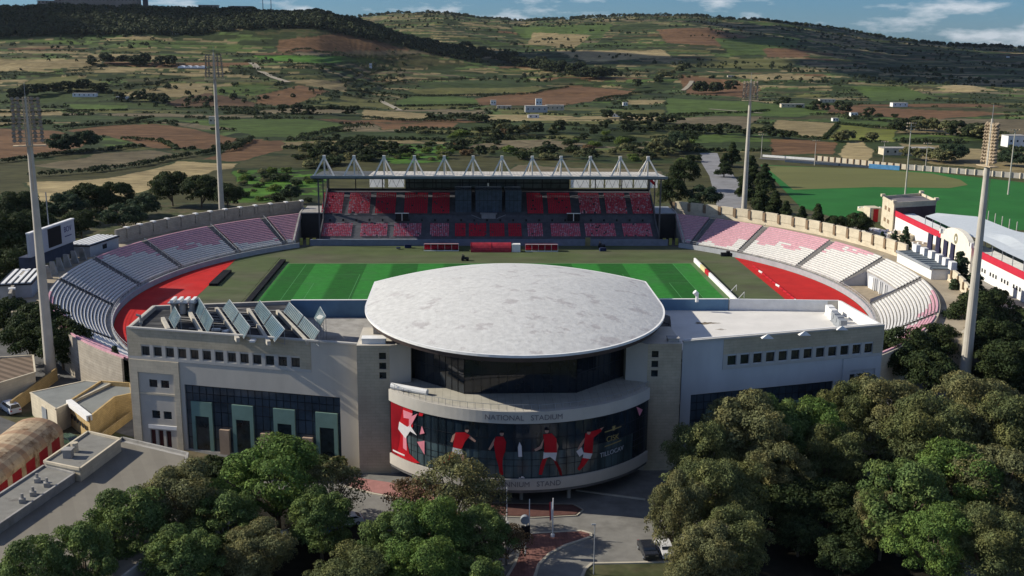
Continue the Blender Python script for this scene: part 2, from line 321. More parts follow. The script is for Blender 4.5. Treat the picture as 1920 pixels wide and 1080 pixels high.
edge = (~inf) & (yf > 620) & (ed < np.where(far_, .17, .11)); colr[edge] = np.array(PAL['dgreen'])*np.where(hsh(np.floor(idn[edge]*99), 0)[:, None] >   .35, .55, 2.2)
sub = (yf > 620) & (e3 < .05) & (id3 > .45); colr[sub & ~inf] *= .6
terrace = (yf > 1150) & (np.abs(np.modf((ZZ.ravel()+2)/5.)[0]-.85) < .2) & (fbm(xf/70, yf/50, 51) > .40); colr[terrace & ~inf] = np.where(hsh(np.floor(xf/40), np.floor(ZZ.ravel()/5))[terrace & ~inf][:, None] > .55, np.array(PAL['tan']), np.array(PAL['dgreen']))
scr = (fbm(xf/45, yf/30, 61) > .60) & (yf > 560) & ~inf; colr[scr] = np.array(PAL['dgreen'])*.75
colr *= (.62+.76*fbm(xf/16, yf/8, 71))[:, None]*(.8+.4*fbm(xf/140, yf/90, 73))[:, None]*(.85+.3*id1)[:, None]
colr = np.clip(colr*np.array([1.0, .94, .72]), .004, .9)
me = bpy.data.meshes.new('farmland_hills')
me.vertices.add(nc*nr); me.vertices.foreach_set('co', np.stack([xf, yf, ZZ.ravel()-.06], 1).ravel())
idx = np.arange(nc*nr).reshape(nr, nc); fq = np.stack([idx[:-1, :-1], idx[:-1, 1:], idx[1:, 1:], idx[1:, :-1]], -1).reshape(-1, 4)
me.loops.add(fq.size); me.loops.foreach_set('vertex_index', fq.ravel()); me.polygons.add(len(fq)); me.polygons.foreach_set('loop_start', np.arange(len(fq))*4)
ca = me.color_attributes.new('field', 'FLOAT_COLOR', 'POINT'); ca.data.foreach_set('color', np.concatenate([colr, np.ones((len(colr), 1))], 1).ravel())
me.update(); me.validate()
me.polygons.foreach_set('use_smooth', np.ones(len(fq), bool))
me.materials.append(mat('fields', (1, 1, 1), attr='field', var=.35, scale=.12, detail=8, stretch=(1, 1.6, 1)))
terr_o = bpy.data.objects.new('farmland_hills', me); COL.objects.link(terr_o); terr_o['kind'] = 'structure'
def gz(x, y): return float(height(np.array([x], float), np.array([y], float))[0])
def onland(x, y):   # world point of the land seen along a ray
    lo = 100.; r = ray(x, y)
    Ys = np.concatenate([np.linspace(150, 1000, 400), np.linspace(1002, 6000, 2500)]); t = Ys/r[1]; Xs = t*r[0]; Zs = CAMH+t*r[2]
    g = height(Xs, Ys); k = np.argmax(Zs < g); return (float(Xs[k]), float(Ys[k]), float(g[k]))

# ---------------------------------------------------------------- ground round the stadium
XC = 6.4; YCT = 260.0
def ring(r, th): return (XC+r*math.sin(R(th)), YCT+r*math.cos(R(th)))
sheet('forecourt_ground', [(-190, 60), (190, 60), (190, 420), (-190, 420)], .0, olive)
sheet('service_road', [(-160, 190), (-96, 189), (-72, 170), (-60, 164), (-44, 158), (-44, 60), (-160, 60)], .03, asphalt)
sheet('forecourt_road', [(-44, 100), (62, 100), (66, 152), (-44, 153)], .05, road_m)
sheet('shaded_soil', [at(x, y) for x, y in [(1400, 900), (1560, 840), (1700, 880), (1720, 1000), (1800, 1100), (1960, 1160), (1300, 1160), (1330, 1075), (1400, 1050)]], .075, soil_shade)  # near-black sheet that paints the shade of the tree hollow onto the ground
sheet('planted_soil', [at(x, y) for x, y in [(420, 905), (640, 935), (700, 1010), (900, 1060), (900, 1160), (200, 1160), (330, 960)]], .075, soil_shade)
def disc(r): return [ring(r, a) for a in range(0, 360, 3)]
sheet('stadium_apron', disc(112), .02, concd)
sheet('infield_grass', [ring(89.6, a) for a in range(0, 360, 3)], .06, worn)
# red surfaced segments behind the goals
for s, xa in ((-1, at(443, 485)[0]), (1, at(1377, 482)[0])):
    u0 = abs(xa-XC)-.2; a0 = math.degrees(math.asin(min(1, u0/89.1)))
    pts = [ring(89.1, s*a) for a in np.linspace(a0, 180-a0, 40)]
    sheet('red_track', pts, .09, redtrack)
GX0, GX1, GY0, GY1 = -51.7, 63.8, 228.0, 303.0
sheet('pitch', [(GX0, GY0), (GX1, GY0), (GX1, GY1), (GX0, GY1)], .09, grass)
sheet('pitch_margin', [(GX1-.1, GY0), (GX1+1.6, GY0), (GX1+1.6, GY1+.6), (GX0-1, GY1+.6), (GX0-1, GY0), (GX0, GY0), (GX0, GY1-.3), (GX1-.1, GY1-.3)], .1, mat('margin_turf', (.10, .16, .07), var=.1))
ln = MB(); lm = mat('line_paint', (.075, .24, .08), var=.1)
def line(x0, y0, x1, y1, t=.16): ln.box(((x0+x1)/2, (y0+y1)/2, .12), (abs(x1-x0)+t, abs(y1-y0)+t, .012))
gl, gr_ = GX0+5.3, GX1-5.3; yt, yb = 302.2, 234.2; ym = 268.2
for a in (gl, gr_): line(a, yb, a, yt)
line(gl, yt, gr_, yt); line(gl, yb, gr_, yb); line(XC, yb, XC, yt)
for g, s in ((gl, 1), (gr_, -1)):
    for wd, dp in ((20.16, 16.5), (9.16, 5.5)):
        line(g, ym+wd, g+s*dp, ym+wd); line(g, ym-wd, g+s*dp, ym-wd); line(g+s*dp, ym-wd, g+s*dp, ym+wd)
ln.build('pitch_lines', lm, kind='structure')
# training pitch beyond the east wall
sheet('training_pitch', [at(x, y) for x, y in [(1425,309),(1740,322),(1925,343),(2100,362),(2100,470),(1925,432),(1700,425),(1570,410),(1500,388)]], .05, mat('training_turf', (.025, .13, .028), var=.15, scale=.06))
sheet('worn_training_turf', [at(x, y) for x, y in [(1432,311),(1640,317),(1750,326),(1800,337),(1815,347),(1780,353),(1640,351),(1487,356)]], .09, mat('dry_turf', (.13, .135, .05), var=.12, scale=.05, stretch=(.3, 1, 1)))
# lanes
def lane(name, pts, wd, m, z=.05):
    P_ = [Vector(onland(*p)) for p in pts]; b = MB()
    for i in range(len(P_)-1):
        d = (P_[i+1]-P_[i]); k = max(1, int(d.length/25)); n = Vector((-d.y, d.x, 0)).normalized()*wd/2
        for j in range(k):
            p, q = P_[i]+d*(j/k), P_[i]+d*((j+1)/k); p.z, q.z = gz(p.x, p.y)+z, gz(q.x, q.y)+z
            b.quad(p-n, q-n, q+n, p+n)
    return b.build(name, m, kind='structure')
lanem = mat('lane_dust', (.30, .27, .21), var=.15, scale=.2)
sheet('back_road', [at(x, y) for x, y in [(1312,287),(1345,287),(1352,305),(1372,325),(1388,345),(1392,372),(1400,392),(1345,392),(1338,360),(1330,330),(1315,305)]], .07, mat('grey_asphalt', (.22, .22, .225), var=.2, scale=.15))
lane('east_lane', [(1425,297),(1530,303),(1640,312)], 9, asphalt, .1)
lane('hill_lane', [(470,118),(490,135),(540,155)], 8, lanem, .4); lane('field_lane', [(1297,152),(1292,160),(1280,170)], 6, lanem, .4)
lane('farm_lane', [(715,190),(735,200),(750,208)], 6, lanem, .4); lane('pale_path', [(1330,205),(1430,213)], 5, lanem, .4)
sheet('east_road', [(126, 380), (144, 350), (143, 240), (128, 190), (112, 190), (118, 260), (122, 330)], .06, mat('east_asphalt', (.26, .24, .21), var=.15, scale=.3))
# ================================================================ front stand building
FB = thing('stadium_building', (7, 165, 0), 'large cream stand building with domed oval roof and curved glass front behind the trees', 'stadium')
LA, LB, RA, RB = (-52.7, 162.4), (-16.3, 152.5), (31.7, 153.2), (65.5, 162.4)
winm = mat('window_surround', (.46, .45, .42), var=.05)
# left wing: end bay and long wall
ops_t = [(2.2+2.07*i, 3.55+2.07*i, 15.0, 16.45) for i in range(13)]
small = [(3.1, 4.5, 9.9, 11.15), (5.1, 6.5, 9.9, 11.15), (3.2, 4.6, 4.8, 6.1), (5.2, 6.6, 4.8, 6.1)]
arches = [(2.7, 3.6, .1, 2.9), (4.05, 4.95, .1, 2.9), (5.4, 6.3, .1, 2.9)]
def front(A, B, ops, big, bandlo, bandhi, endbay, mir=False):
    b = MB(); mats = [stone, render_ if not mir else render_w, cream, winm]
    A3, B3 = Vector(A), Vector(B); L_ = (B3-A3).length; d = (B3-A3)/L_
    PT = lambda s: tuple(A3+d*s)
    # upper band of coursed stone, smooth wall round it
    P = wall_open(b, A, B, 14.5, 17.0, [o for o in ops if o[2] > 14], .3, 1, 3)
    b2 = MB()
    n = Vector((d.y, -d.x))
    def slab(s0, s1, z0, z1, pr, mi):
        p, q = Vector(PT(s0))+n*pr, Vector(PT(s1))+n*pr
        b.quad((*p, z0), (*q, z0), (*q, z1), (*p, z1), mi); b.quad((*p, z1), (*q, z1), (*PT(s1), z1), (*PT(s0), z1), mi); b.quad((*PT(s0), z0), (*PT(s1), z0), (*q, z0), (*p, z0), mi)
        b.quad((*PT(s0), z0), (*p, z0), (*p, z1), (*PT(s0), z1), mi); b.quad((*q, z0), (*PT(s1), z0), (*PT(s1), z1), (*q, z1), mi)
    wall_open(b, A, B, 17.0, 19.2, [], .3, 1); wall_open(b, A, B, 0, 14.5, [o for o in ops if o[2] < 14]+[big], .35, 1, 3)
    slab(bandlo, bandhi, 16.75, 19.25, .08, 0); slab(bandlo, bandhi, 14.35, 14.8, .08, 3)
    w_ = [o for o in ops if o[2] > 14]
    xs = [bandlo]+[v for o in w_ for v in (o[0]-.05, o[1]+.05)]+[bandhi]
    for i in range(0, len(xs), 2):
        if xs[i+1]-xs[i] > .1: slab(xs[i], xs[i+1], 14.8, 16.75, .08, 0 if (xs[i+1]-xs[i]) > 1.2 else 3)
    e0, e1 = endbay   # stone pilasters of the end bay
    for (s0, s1, z0, z1) in ((e0, e0+1.3, 0, 14.3), (e1-.9, e1, 0, 14.3), (e0+1.3, e1-.9, 12.3, 14.3)): slab(s0, s1, z0, z1, .22, 2 if not mir else 1)
    slab(e0+1.3, e1-.9, 8.7, 9.0, .12, 2)
    # parapet top and the sides
    b.seg(A, B, 19.2, 19.45, .5, 3)
    b.build('wing_wall', mats, FB)
    for o in ops:
        if o[1]-o[0] < 1.5 and o[2] > 1: window(P, *o, FB, .26)
    # tall glazing
    s0, s1, z0, z1 = big; g = MB(); g.quad(P(s0, z0, .35), P(s1, z0, .35), P(s1, z1, .35), P(s0, z1, .35)); gw = g.build('curtain_wall', glass2, FB)
    m = MB()
    k = int((s1-s0)/1.15)
    for i in range(k+1): x = s0+(s1-s0)*i/k; m.tube(P(x, z0, .3), P(x, z1, .3), .045, n=4)
    for z in (z1-.15, 9.4, 8.2, 6.6, 4.4, 2.2): m.tube(P(s0, z, .3), P(s1, z, .3), .05, n=4)
    m.build('mullion_grid', dark, gw)
    st = 6.85; f0 = 10.0 if not mir else 35.03-13.5-6.85*0-6.85*3
    f0 = 10.0 if not mir else 4.2
    for i in range(4 if not mir else 3):
        q = f0+st*i+(.3 if mir else 0)
        if q+3.5 > s1: continue
        b = MB()
        for a0, a1, c0, c1 in ((q, q+.6, 0, 8.15), (q+2.9, q+3.5, 0, 8.15), (q+.6, q+2.9, 5.8, 8.15)):
            p_ = [P(a0, c0, .02), P(a1, c0, .02), P(a1, c1, .02), P(a0, c1, .02)]; r_ = [P(a0, c0, .3), P(a1, c0, .3), P(a1, c1, .3), P(a0, c1, .3)]
            b.add(p_+r_, [(0, 1, 2, 3), (4, 5, 1, 0), (1, 5, 6, 2), (3, 2, 6, 7), (4, 0, 3, 7)])
        dr = b.build('doorway', green, FB); b = MB(); b.quad(P(q+.6, 0, .2), P(q+2.9, 0, .2), P(q+2.9, 5.8, .2), P(q+.6, 5.8, .2)); b.build('door_glass', glassl, dr)
        if q+6.5 < s1:
            b = MB(); 
            p = [P(q+4.7, 0, -.3), P(q+6.3, 0, -.3), P(q+6.3, 4.0, -.3), P(q+4.7, 4.0, -.3)]; r_ = [P(q+4.7, 0, .3), P(q+6.3, 0, .3), P(q+6.3, 4.0, .3), P(q+4.7, 4.0, .3)]
            b.add(p+r_, [(0, 1, 2, 3), (4, 5, 1, 0), (1, 5, 6, 2), (3, 2, 6, 7), (4, 0, 3, 7)]); b.build('pillar', mat('buff_stone', (.36, .27, .2), var=.1), FB)
    return P
PLf = front(LA, LB, ops_t+small+arches, (9.1, 34.6, .2, 10.8), .02, 30.2, (.02, 8.4))
b = MB()
for a0, a1, c0, c1 in arches: b.quad(PLf(a0, c0, .33), PLf(a1, c0, .33), PLf(a1, c1, .33), PLf(a0, c1, .33))
b.build('entrance_door', mat('maroon_door', (.09, .03, .03)), FB)
b = MB(); b.add([PLf(2.5, 3.15, -.15), PLf(7.4, 3.15, -.15), PLf(7.4, 3.75, -.15), PLf(2.5, 3.75, -.15), PLf(2.5, 3.15), PLf(7.4, 3.15), PLf(7.4, 3.75), PLf(2.5, 3.75)], [(0, 1, 2, 3), (3, 2, 6, 7), (4, 5, 1, 0)]); b.build('sign_board', white, FB)
ops_r = [(7.6+2.2*i, 9.05+2.2*i, 14.95, 16.45) for i in range(12)]
PRf = front(RA, RB, ops_r+[(29.0, 30.4, 10.25, 11.6), (31.0, 32.4, 10.25, 11.6)], (1.7, 26.5, .2, 10.8), 6.8, 35.0, (28.0, 34.9), True)
# end and rear walls, roofs
b = MB()
for A, B in ((LA, (-52.7, 176.5)), ((-52.7, 176.5), (-30.5, 179.8)), ((65.5, 162.5), (64.2, 179)), ((64.2, 179), (44.9, 180.5))): b.seg(A, B, 0, 19.2, .4)
b.seg((-30.5, 180.4), (44.9, 180.4), 0, 16.4, .4); b.build('rear_wall', render_, FB)
b = MB(); b.prism([(-52.4, 162.7), (-23.5, 155), (-27, 170), (-30.2, 179.5), (-52.4, 176.3)], 16.0, 18.6); b.build('dark_roof_deck', mat('black_roof', (.035, .036, .04), var=.4, scale=.8, col2=(.09, .09, .09), c2lo=.5, c2hi=.62, c2scale=.5, stretch=(.3, 1, 1)), FB)
b = MB(); b.prism([(-32, 157.5), (-18.9, 153.9), (-12.2, 152), (-12.2, 179.5), (-30.4, 179.5)], 15.9, 16.3); b.build('grey_roof_deck', concrete, FB)
b = MB()
cv = [(29.5+6.5*math.sin(t), 154+27*(1-math.cos(t))) for t in np.linspace(0, 1.45, 9)]
b.prism([(34.0, 154.1), (65.1, 162.7), (63.9, 178.8), (44.9, 180), (31.8, 180)]+[(30.0+4.6*math.sin(math.pi*(t-156)/60), t) for t in (176, 172, 168, 164, 160, 157)], 15.5, 17.3); b.build('white_roof_deck', whiteroof, FB)
b = MB(); b.prism([(22, 155), (36, 155), (44, 180), (22, 180)], 15.6, 15.9); b.prism([(-16, 156), (30, 156), (30, 179.9), (-16, 179.9)], 0, 15.7); b.build('core', concd, FB)
b = MB(); b.seg((-30.5, 179.9), (44.9, 180.2), 16.0, 19.25, .35); b.build('blue_screen_wall', blue, FB)
b = MB(); b.seg((-30.4, 179.9), (44.8, 180.2), 19.25, 19.33, .5); b.seg((45.1, 180.2), (63.9, 179), 17.3, 19.3, .3); b.seg((63.9, 178.8), (65.2, 163.2), 17.3, 19.3, .35); b.seg((32, 154.0), (65.0, 162.9), 17.3, 19.44, .3)
b.build('parapet', white, FB)
b = MB(); b.seg((-52.3, 163), (-52.3, 176.2), 18.6, 19.3, .3); b.seg((-52.3, 176.2), (-30.6, 179.5), 18.6, 19.2, .3); b.build('parapet', concrete, FB)
# towers
def tower(x0, x1, x2, y0, wx, flip):
    b = MB(); A, B = (min(x0, x1), y0), (max(x0, x1), y0)
    ops = [(wx-A[0], wx+1-A[0], z, z+1.0) for z in (17.7, 16.2, 14.75)]
    P = wall_open(b, A, B, 0, 19.8, ops, .3, 0, 3)
    if not flip: Q = wall_open(b, B, (x2, y0+1.2), 0, 19.8, [], .3, 1); sd_ = [((x2, y0+1.2), (x2, 160)), ((x0, 160), (x0, y0))]; pl = [A, B, (x2, y0+1.2), (x2, 160), (x0, 160)]
    else: Q = wall_open(b, (x2, y0+1.2), A, 0, 19.8, [], .3, 1); sd_ = [((x2, 160), (x2, y0+1.2)), ((x0, y0), (x0, 160))]; pl = [(x2, y0+1.2), A, B, (x0, 160), (x2, 160)]
    for p, q in sd_: wall_open(b, p, q, 0, 19.8, [], .3, 0)
    b.prism(pl, 19.78, 19.8, mi=1); b.build('tower', [stone, render_, cream, winm], FB)
    for o in ops: window(P, *o, FB, .24, bars=0)
tower(-16.3, -11.6, -8.6, 150, -13.1, False); tower(31.0, 26.0, 23.0, 150.4, 26.6, True)
for c_, d_ in (((-13.9, 151.6, 20.15), (3.4, 1.6, .7)), ((29.9, 151.8, 20.05), (1.6, 1.4, .5)), ((-12.4, 157.5, 20.3), (4, 3, 1.0))): b = MB(); b.box(c_, d_); b.box((c_[0], c_[1], c_[2]+d_[2]/2+.06), (d_[0]+.2, d_[1]+.2, .12)); b.build('roof_hatch', white if d_[2] == .7 else concrete, FB)
# bow front
BC, BR = (7.2, 159.9), 22.3
def bow(phi, z, off=0.): return (BC[0]+(BR+off)*math.sin(phi), BC[1]-(BR+off)*math.cos(phi), z)
PH = R(56.6)
def bowwall(b, z0, z1, off, n=48, mi=0, ph=PH, thick=0):
    for i in range(n):
        a, c = -ph+2*ph*i/n, -ph+2*ph*(i+1)/n
        b.quad(bow(a, z0, off), bow(c, z0, off), bow(c, z1, off), bow(a, z1, off), mi)
        if thick: b.quad(bow(a, z1, off), bow(c, z1, off), bow(c, z1, off-thick), bow(a, z1, off-thick), mi); b.quad(bow(a, z0, off-thick), bow(c, z0, off-thick), bow(c, z0, off), bow(a, z0, off), mi)
b = MB(); bowwall(b, 12.35, 14.05, .25, thick=.9); bd = b.build('upper_band', mat('band_paint', (.46, .435, .385), var=.1, scale=.3), FB)
b = MB(); bowwall(b, 2.75, 4.35, .25, thick=1.2); bd2 = b.build('lower_band', MATS['band_paint'], FB)
b = MB(); bowwall(b, 4.35, 12.35, 0); bg_ = b.build('bow_glazing', mat('bow_glass', (.014, .024, .034), rough=.08, var=.7, scale=.35, spec=.7, stretch=(1, 1, .25)), FB)
b = MB(); bowwall(b, 4.36, 8.3, .012, ph=R(46)); b.build('pale_glazing', mat('bow_glass_low', (.055, .085, .095), rough=.12, var=.6, scale=.5, spec=.6, stretch=(1, 1, .2)), bg_)
b = MB(); K = 36
for i in range(K+1): a = -PH+2*PH*i/K; b.bar(bow(a, 4.35, .05), bow(a, 12.35, .05), .07)
for z in (4.5, 6.2, 7.1, 8.3, 10.2, 12.2):
    for i in range(K): a, c = -PH+2*PH*i/K, -PH+2*PH*(i+1)/K; b.bar(bow(a, z, .05), bow(c, z, .05), .06)
b.build('mullion_grid', dark, bg_)
# balcony deck, soffit under the bow
arc = [bow(a, 0)[:2] for a in np.linspace(-PH, PH, 40)]
b = MB(); b.prism(arc+[(25.5, 156), (-11, 156)], 13.75, 13.9); b.build('balcony_deck', mat('pale_tiles', (.42, .40, .34), var=.12, brick=(1.1, 1.1, .9, 0)), FB)
b = MB(); b.prism([bow(a, 0, .1)[:2] for a in np.linspace(-PH, PH, 40)]+[(25.5, 158), (-11, 158)], 2.3, 2.9); b.build('bow_soffit', concd, FB)
b = MB()
for i in range(41):
    a = -PH+2*PH*i/40; b.tube(bow(a, 14.05, -.1), bow(a, 14.95, -.1), .03, n=4)
    if i < 40: b.tube(bow(a, 14.95, -.1), bow(-PH+2*PH*(i+1)/40, 14.95, -.1), .03, n=4)
b.build('balcony_rail', steel, FB)
b = MB(); b.tube((-11.2, 147.6, 14.5), (-6.0, 145.2, 14.3), .45, n=10); b.build('roof_pipe', white, FB)
# recessed glazing below the dome
UG = [(-8.9, 153.5), (-.8, 145.6), (15.2, 145.8), (23.2, 153.8)]
b = MB(); m = MB()
for i in range(3):
    A, B = UG[i], UG[i+1]; b.quad((*A, 13.9), (*B, 13.9), (*B, 21.4), (*A, 21.4))
    k = 9 if i != 1 else 13
    for j in range(k+1): x, y = A[0]+(B[0]-A[0])*j/k, A[1]+(B[1]-A[1])*j/k; m.bar((x, y-.05, 13.9), (x, y-.05, 21.2), .1)
    for z in (14.0, 16.7, 19.0): m.bar((A[0], A[1]-.05, z), (B[0], B[1]-.05, z), .1)
ug = b.build('recessed_glazing', glass, FB); m.build('mullion_grid', dark, ug)
# dome roof
DCX, DCY = 7.1, 166.0
def rim(n=96):
    P_ = []
    for i in range(n//2+1):
        t = math.pi*i/(n//2); P_.append((DCX-23.4*math.cos(t), DCY-29.0*math.sin(t)))
    P_.append((DCX+23.4, 181.5))
    for i in range(1, n//3): t = math.pi*i/(n//3); xx = 23.4*math.cos(t); P_.append((DCX+xx, 181.5+15.5*(1-(xx/23.4)**2)))
    P_.append((DCX-23.4, 181.5)); return P_
RM = rim(); nR = len(RM); cxm, cym = DCX, 165.5
b = MB(); rings = [1, .97, .9, .8, .68, .55, .42, .28, .14]
vs = []
for k in rings: vs += [(cxm+(x-cxm)*k, cym+(y-cym)*k, 22.05+3.4*(1-k**2)) for x, y in RM]
vs.append((cxm, cym, 25.45)); fs = []
for a in range(len(rings)-1): fs += [(a*nR+i, a*nR+(i+1) % nR, (a+1)*nR+(i+1) % nR, (a+1)*nR+i) for i in range(nR)]
fs += [((len(rings)-1)*nR+i, (len(rings)-1)*nR+(i+1) % nR, len(vs)-1) for i in range(nR)]
b.add(vs, fs); dm = b.build('dome_roof', dome_m, FB, smooth=True)
b = MB(); S = lambda k, z: [(cxm+(x-cxm)*k, cym+(y-cym)*k, z) for x, y in RM]
def band(b, P0, P1, mi=0): 
    for i in range(nR): j = (i+1) % nR; b.quad(P0[i], P0[j], P1[j], P1[i], mi)
band(b, S(1.004, 21.75), S(1.004, 22.1)); band(b, S(1.004, 22.1), S(.99, 22.1)); b.build('roof_edge', white, dm)
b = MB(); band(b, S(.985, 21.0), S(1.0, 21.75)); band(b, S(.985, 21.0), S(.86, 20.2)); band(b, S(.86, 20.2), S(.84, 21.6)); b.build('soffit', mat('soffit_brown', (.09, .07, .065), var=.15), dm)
b = MB(); b.prism([(x, y) for x, y, z in S(.85, 0)], 20.6, 20.8); b.build('ceiling', concd, dm)
b = MB(); b.prism([(x, y) for x, y, z in S(.62, 0)], 15.5, 20.65); b.build('drum_wall', concd, FB)
# lettering and the printed player banner on the bow
letm = mat('dark_lettering', (.17, .16, .17), var=0)
def bowtext(s, size, z, xcen, m, parent, off=.3, space=1.0, slant=0):
    ph0 = math.asin((xcen-BC[0])/BR); return text_on(s, size, lambda x, y, e: bow(ph0+x/BR, z+y+x*slant, off+e), m, parent, space=space)
bowtext('NATIONAL   STADIUM', 1.05, 12.85, 7.3, letm, bd, .28, 1.0)
bowtext('MILLENNIUM   STAND', 1.05, 3.25, 7.3, letm, bd2, .28, 1.0)
def bowhit(x, y):
    r = ray(x, y); ox, oy = -BC[0], -BC[1]; A = r[0]**2+r[1]**2; B = 2*(ox*r[0]+oy*r[1]); C = ox*ox+oy*oy-BR*BR; t = (-B-math.sqrt(max(B*B-4*A*C, 0)))/(2*A)
    return math.asin(max(-1, min(1, (t*r[0]-BC[0])/BR))), CAMH+t*r[2]
def clipx(P, x, keep):
    o = []
    for i in range(len(P)):
        a, c = P[i], P[(i+1) % len(P)]; ia, ic = (a[0]-x)*keep >= 0, (c[0]-x)*keep >= 0
        if ia: o.append(a)
        if ia != ic: t = (x-a[0])/(c[0]-a[0]); o.append((x, a[1]+t*(c[1]-a[1])))
    return o
def decal(b, pts, off, mi=0):
    P_ = [bowhit(*p) for p in pts]; P_ = [(max(-R(55.8), min(R(55.8), p[0])), max(4.42, min(12.3, p[1]))) for p in P_]
    x0, x1 = min(p[0] for p in P_), max(p[0] for p in P_); n = max(1, int((x1-x0)/R(1.5)))
    for i in range(n):
        q = clipx(clipx(P_, x0+(x1-x0)*i/n, 1), x0+(x1-x0)*(i+1)/n, -1)
        if len(q) > 2: b.add([bow(p[0], p[1], off) for p in q], [tuple(range(len(q)))], mi)
fl = [mat('print_red', (.42, .012, .02), var=.25, scale=.4, rough=.4), mat('print_pink', (.62, .22, .27), var=.15, rough=.4), mat('print_white', (.62, .60, .60), var=.1, rough=.4), mat('print_skin', (.42, .25, .19), var=.1), mat('print_dark_red', (.20, .006, .012), var=.2, rough=.4), mat('print_black', (.006, .006, .01), var=0)]
b = MB()
decal(b, [(731, 748), (774, 768), (775, 800), (762, 820), (768, 850), (788, 868), (778, 877), (733, 858)], .09, 0)
decal(b, [(731, 748), (757, 760), (748, 800), (752, 815), (745, 855), (732, 850)], .11, 4)
decal(b, [(757, 768), (775, 775), (770, 785), (758, 783)], .13, 1); decal(b, [(768, 782), (784, 775), (775, 792), (768, 802)], .13, 1)
decal(b, [(750, 790), (765, 800), (772, 795), (762, 822), (748, 804)], .13, 2); decal(b, [(770, 797), (783, 816), (770, 808), (764, 818)], .13, 2)
decal(b, [(792, 798), (797, 812), (788, 814)], .13, 1); decal(b, [(783, 828), (797, 826), (797, 852)], .13, 1); decal(b, [(787, 772), (795, 775), (793, 780), (786, 779)], .13, 0)
decal(b, [(757, 815), (763, 818), (764, 845), (757, 840)], .12, 1); decal(b, [(738, 842), (760, 852), (760, 855), (738, 845)], .13, 2)
b.build('printed_emblem', fl, bg_)
def player(head, torso, shorts, legs, arms, longdark=False):
    b = MB()
    for l_, mi in legs: decal(b, l_, .09, mi)
    for a_ in arms: decal(b, a_, .09, 3)
    decal(b, shorts, .105, 2 if not longdark else 0); decal(b, torso, .12, 0)
    hx, hy, hr = head; decal(b, [(hx+hr*.8*math.cos(t), hy+hr*math.sin(t)) for t in np.linspace(0, 2*math.pi, 10)[:-1]], .13, 3)
    decal(b, [(hx+hr*.8*math.cos(t), hy-1+hr*math.sin(t)) for t in np.linspace(math.pi, 2*math.pi, 7)], .14, 5)
    b.build('printed_player', fl, bg_)
player((876, 806, 4.5), [(855, 810), (872, 810), (882, 816), (872, 828), (866, 842), (850, 838), (852, 822)], [(850, 838), (867, 842), (869, 852), (856, 850), (848, 846)],
       [([(848, 846), (856, 850), (846, 860), (832, 868), (829, 864), (842, 854)], 0), ([(862, 850), (869, 850), (872, 862), (867, 866)], 3)], [[(855, 811), (849, 816), (845, 828), (849, 829), (853, 820)], [(880, 815), (893, 826), (891, 829), (878, 820)]])
player((941, 812, 5), [(930, 818), (944, 818), (949, 828), (947, 848), (929, 850), (926, 830)], [(929, 848), (946, 848), (943, 858), (930, 858)],
       [([(930, 856), (943, 856), (942, 872), (944, 890), (937, 890), (935, 874)], 0)], [[(928, 820), (922, 830), (916, 842), (919, 844), (926, 834)]], True)
player((1025, 807, 5), [(1018, 814), (1034, 812), (1043, 822), (1044, 848), (1020, 848), (1020, 830)], [(1019, 847), (1044, 848), (1041, 864), (1031, 856), (1018, 860)],
       [([(1018, 858), (1026, 858), (1020, 875), (1016, 890), (1010, 889), (1013, 872)], 0), ([(1036, 860), (1042, 862), (1052, 880), (1054, 892), (1049, 890), (1046, 880)], 4)], [[(1020, 820), (1012, 836), (1002, 842), (1004, 846), (1016, 840)], [(1041, 822), (1047, 836), (1044, 846)]])
player((1103, 810, 4.5), [(1097, 812), (1125, 803), (1127, 808), (1112, 820), (1110, 850), (1094, 848), (1095, 826)], [(1094, 846), (1110, 850), (1106, 860), (1092, 858)],
       [([(1092, 856), (1104, 860), (1094, 874), (1086, 882), (1082, 879), (1088, 868)], 0)], [[(1096, 820), (1087, 832), (1082, 842), (1086, 843), (1094, 830)], [(1124, 803), (1132, 800), (1126, 807)]])
b = MB(); decal(b, [(978+6*math.cos(t), 898+6*math.sin(t)) for t in np.linspace(0, 6.283, 12)[:-1]], .12, 2); decal(b, [(978+2.4*math.cos(t), 898+2.4*math.sin(t)) for t in np.linspace(0, 6.283, 6)[:-1]], .14, 5)
for s in ([(974, 893), (978, 892), (975, 896)], [(983, 900), (983, 904), (979, 903)]): decal(b, s, .14, 5)
b.build('printed_ball', fl, bg_)
b = MB(); decal(b, [(974, 828), (978, 836), (979, 856), (972, 856), (971, 838)], .1, 2); decal(b, [(1080, 846), (1090, 838), (1094, 850), (1086, 856)], .1, 2); decal(b, [(1192, 762), (1204, 768), (1198, 780)], .1, 1); b.build('printed_shape', fl, bg_)
gold = mat('print_gold', (.30, .25, .10), var=.1); wl = mat('print_pale', (.42, .46, .5), var=.1)
ph, z = bowhit(1148, 821); bowtext('CISK', 1.15, z-.35, BC[0]+BR*math.sin(ph), gold, bg_, .12)
b = MB()
for q in ([(1133, 809), (1164, 798), (1164, 800), (1133, 811)], [(1133, 836), (1164, 824), (1164, 826), (1133, 838)], [(1147, 799), (1153, 797), (1152, 806), (1148, 807)]): decal(b, q, .11, 0)
b.build('printed_frame', gold, bg_)
ph, z = bowhit(1147, 846); bowtext('TILLOCAV', .95, z-.35, BC[0]+BR*math.sin(ph), wl, bg_, .12, slant=.05)
# columns under the bow
for x, y in [at(978, 945), at(1068, 942), at(1145, 905), (-2, 141)]:
    b = MB(); b.tube((x, y+1.5, 0), (x, y+1.5, 2.4), .28, n=12); b.build('column', concrete, FB)
b = MB(); b.seg((-16, 150.6), (31, 151), 0, 2.4, .3); b.build('ground_floor_front', dark, FB)
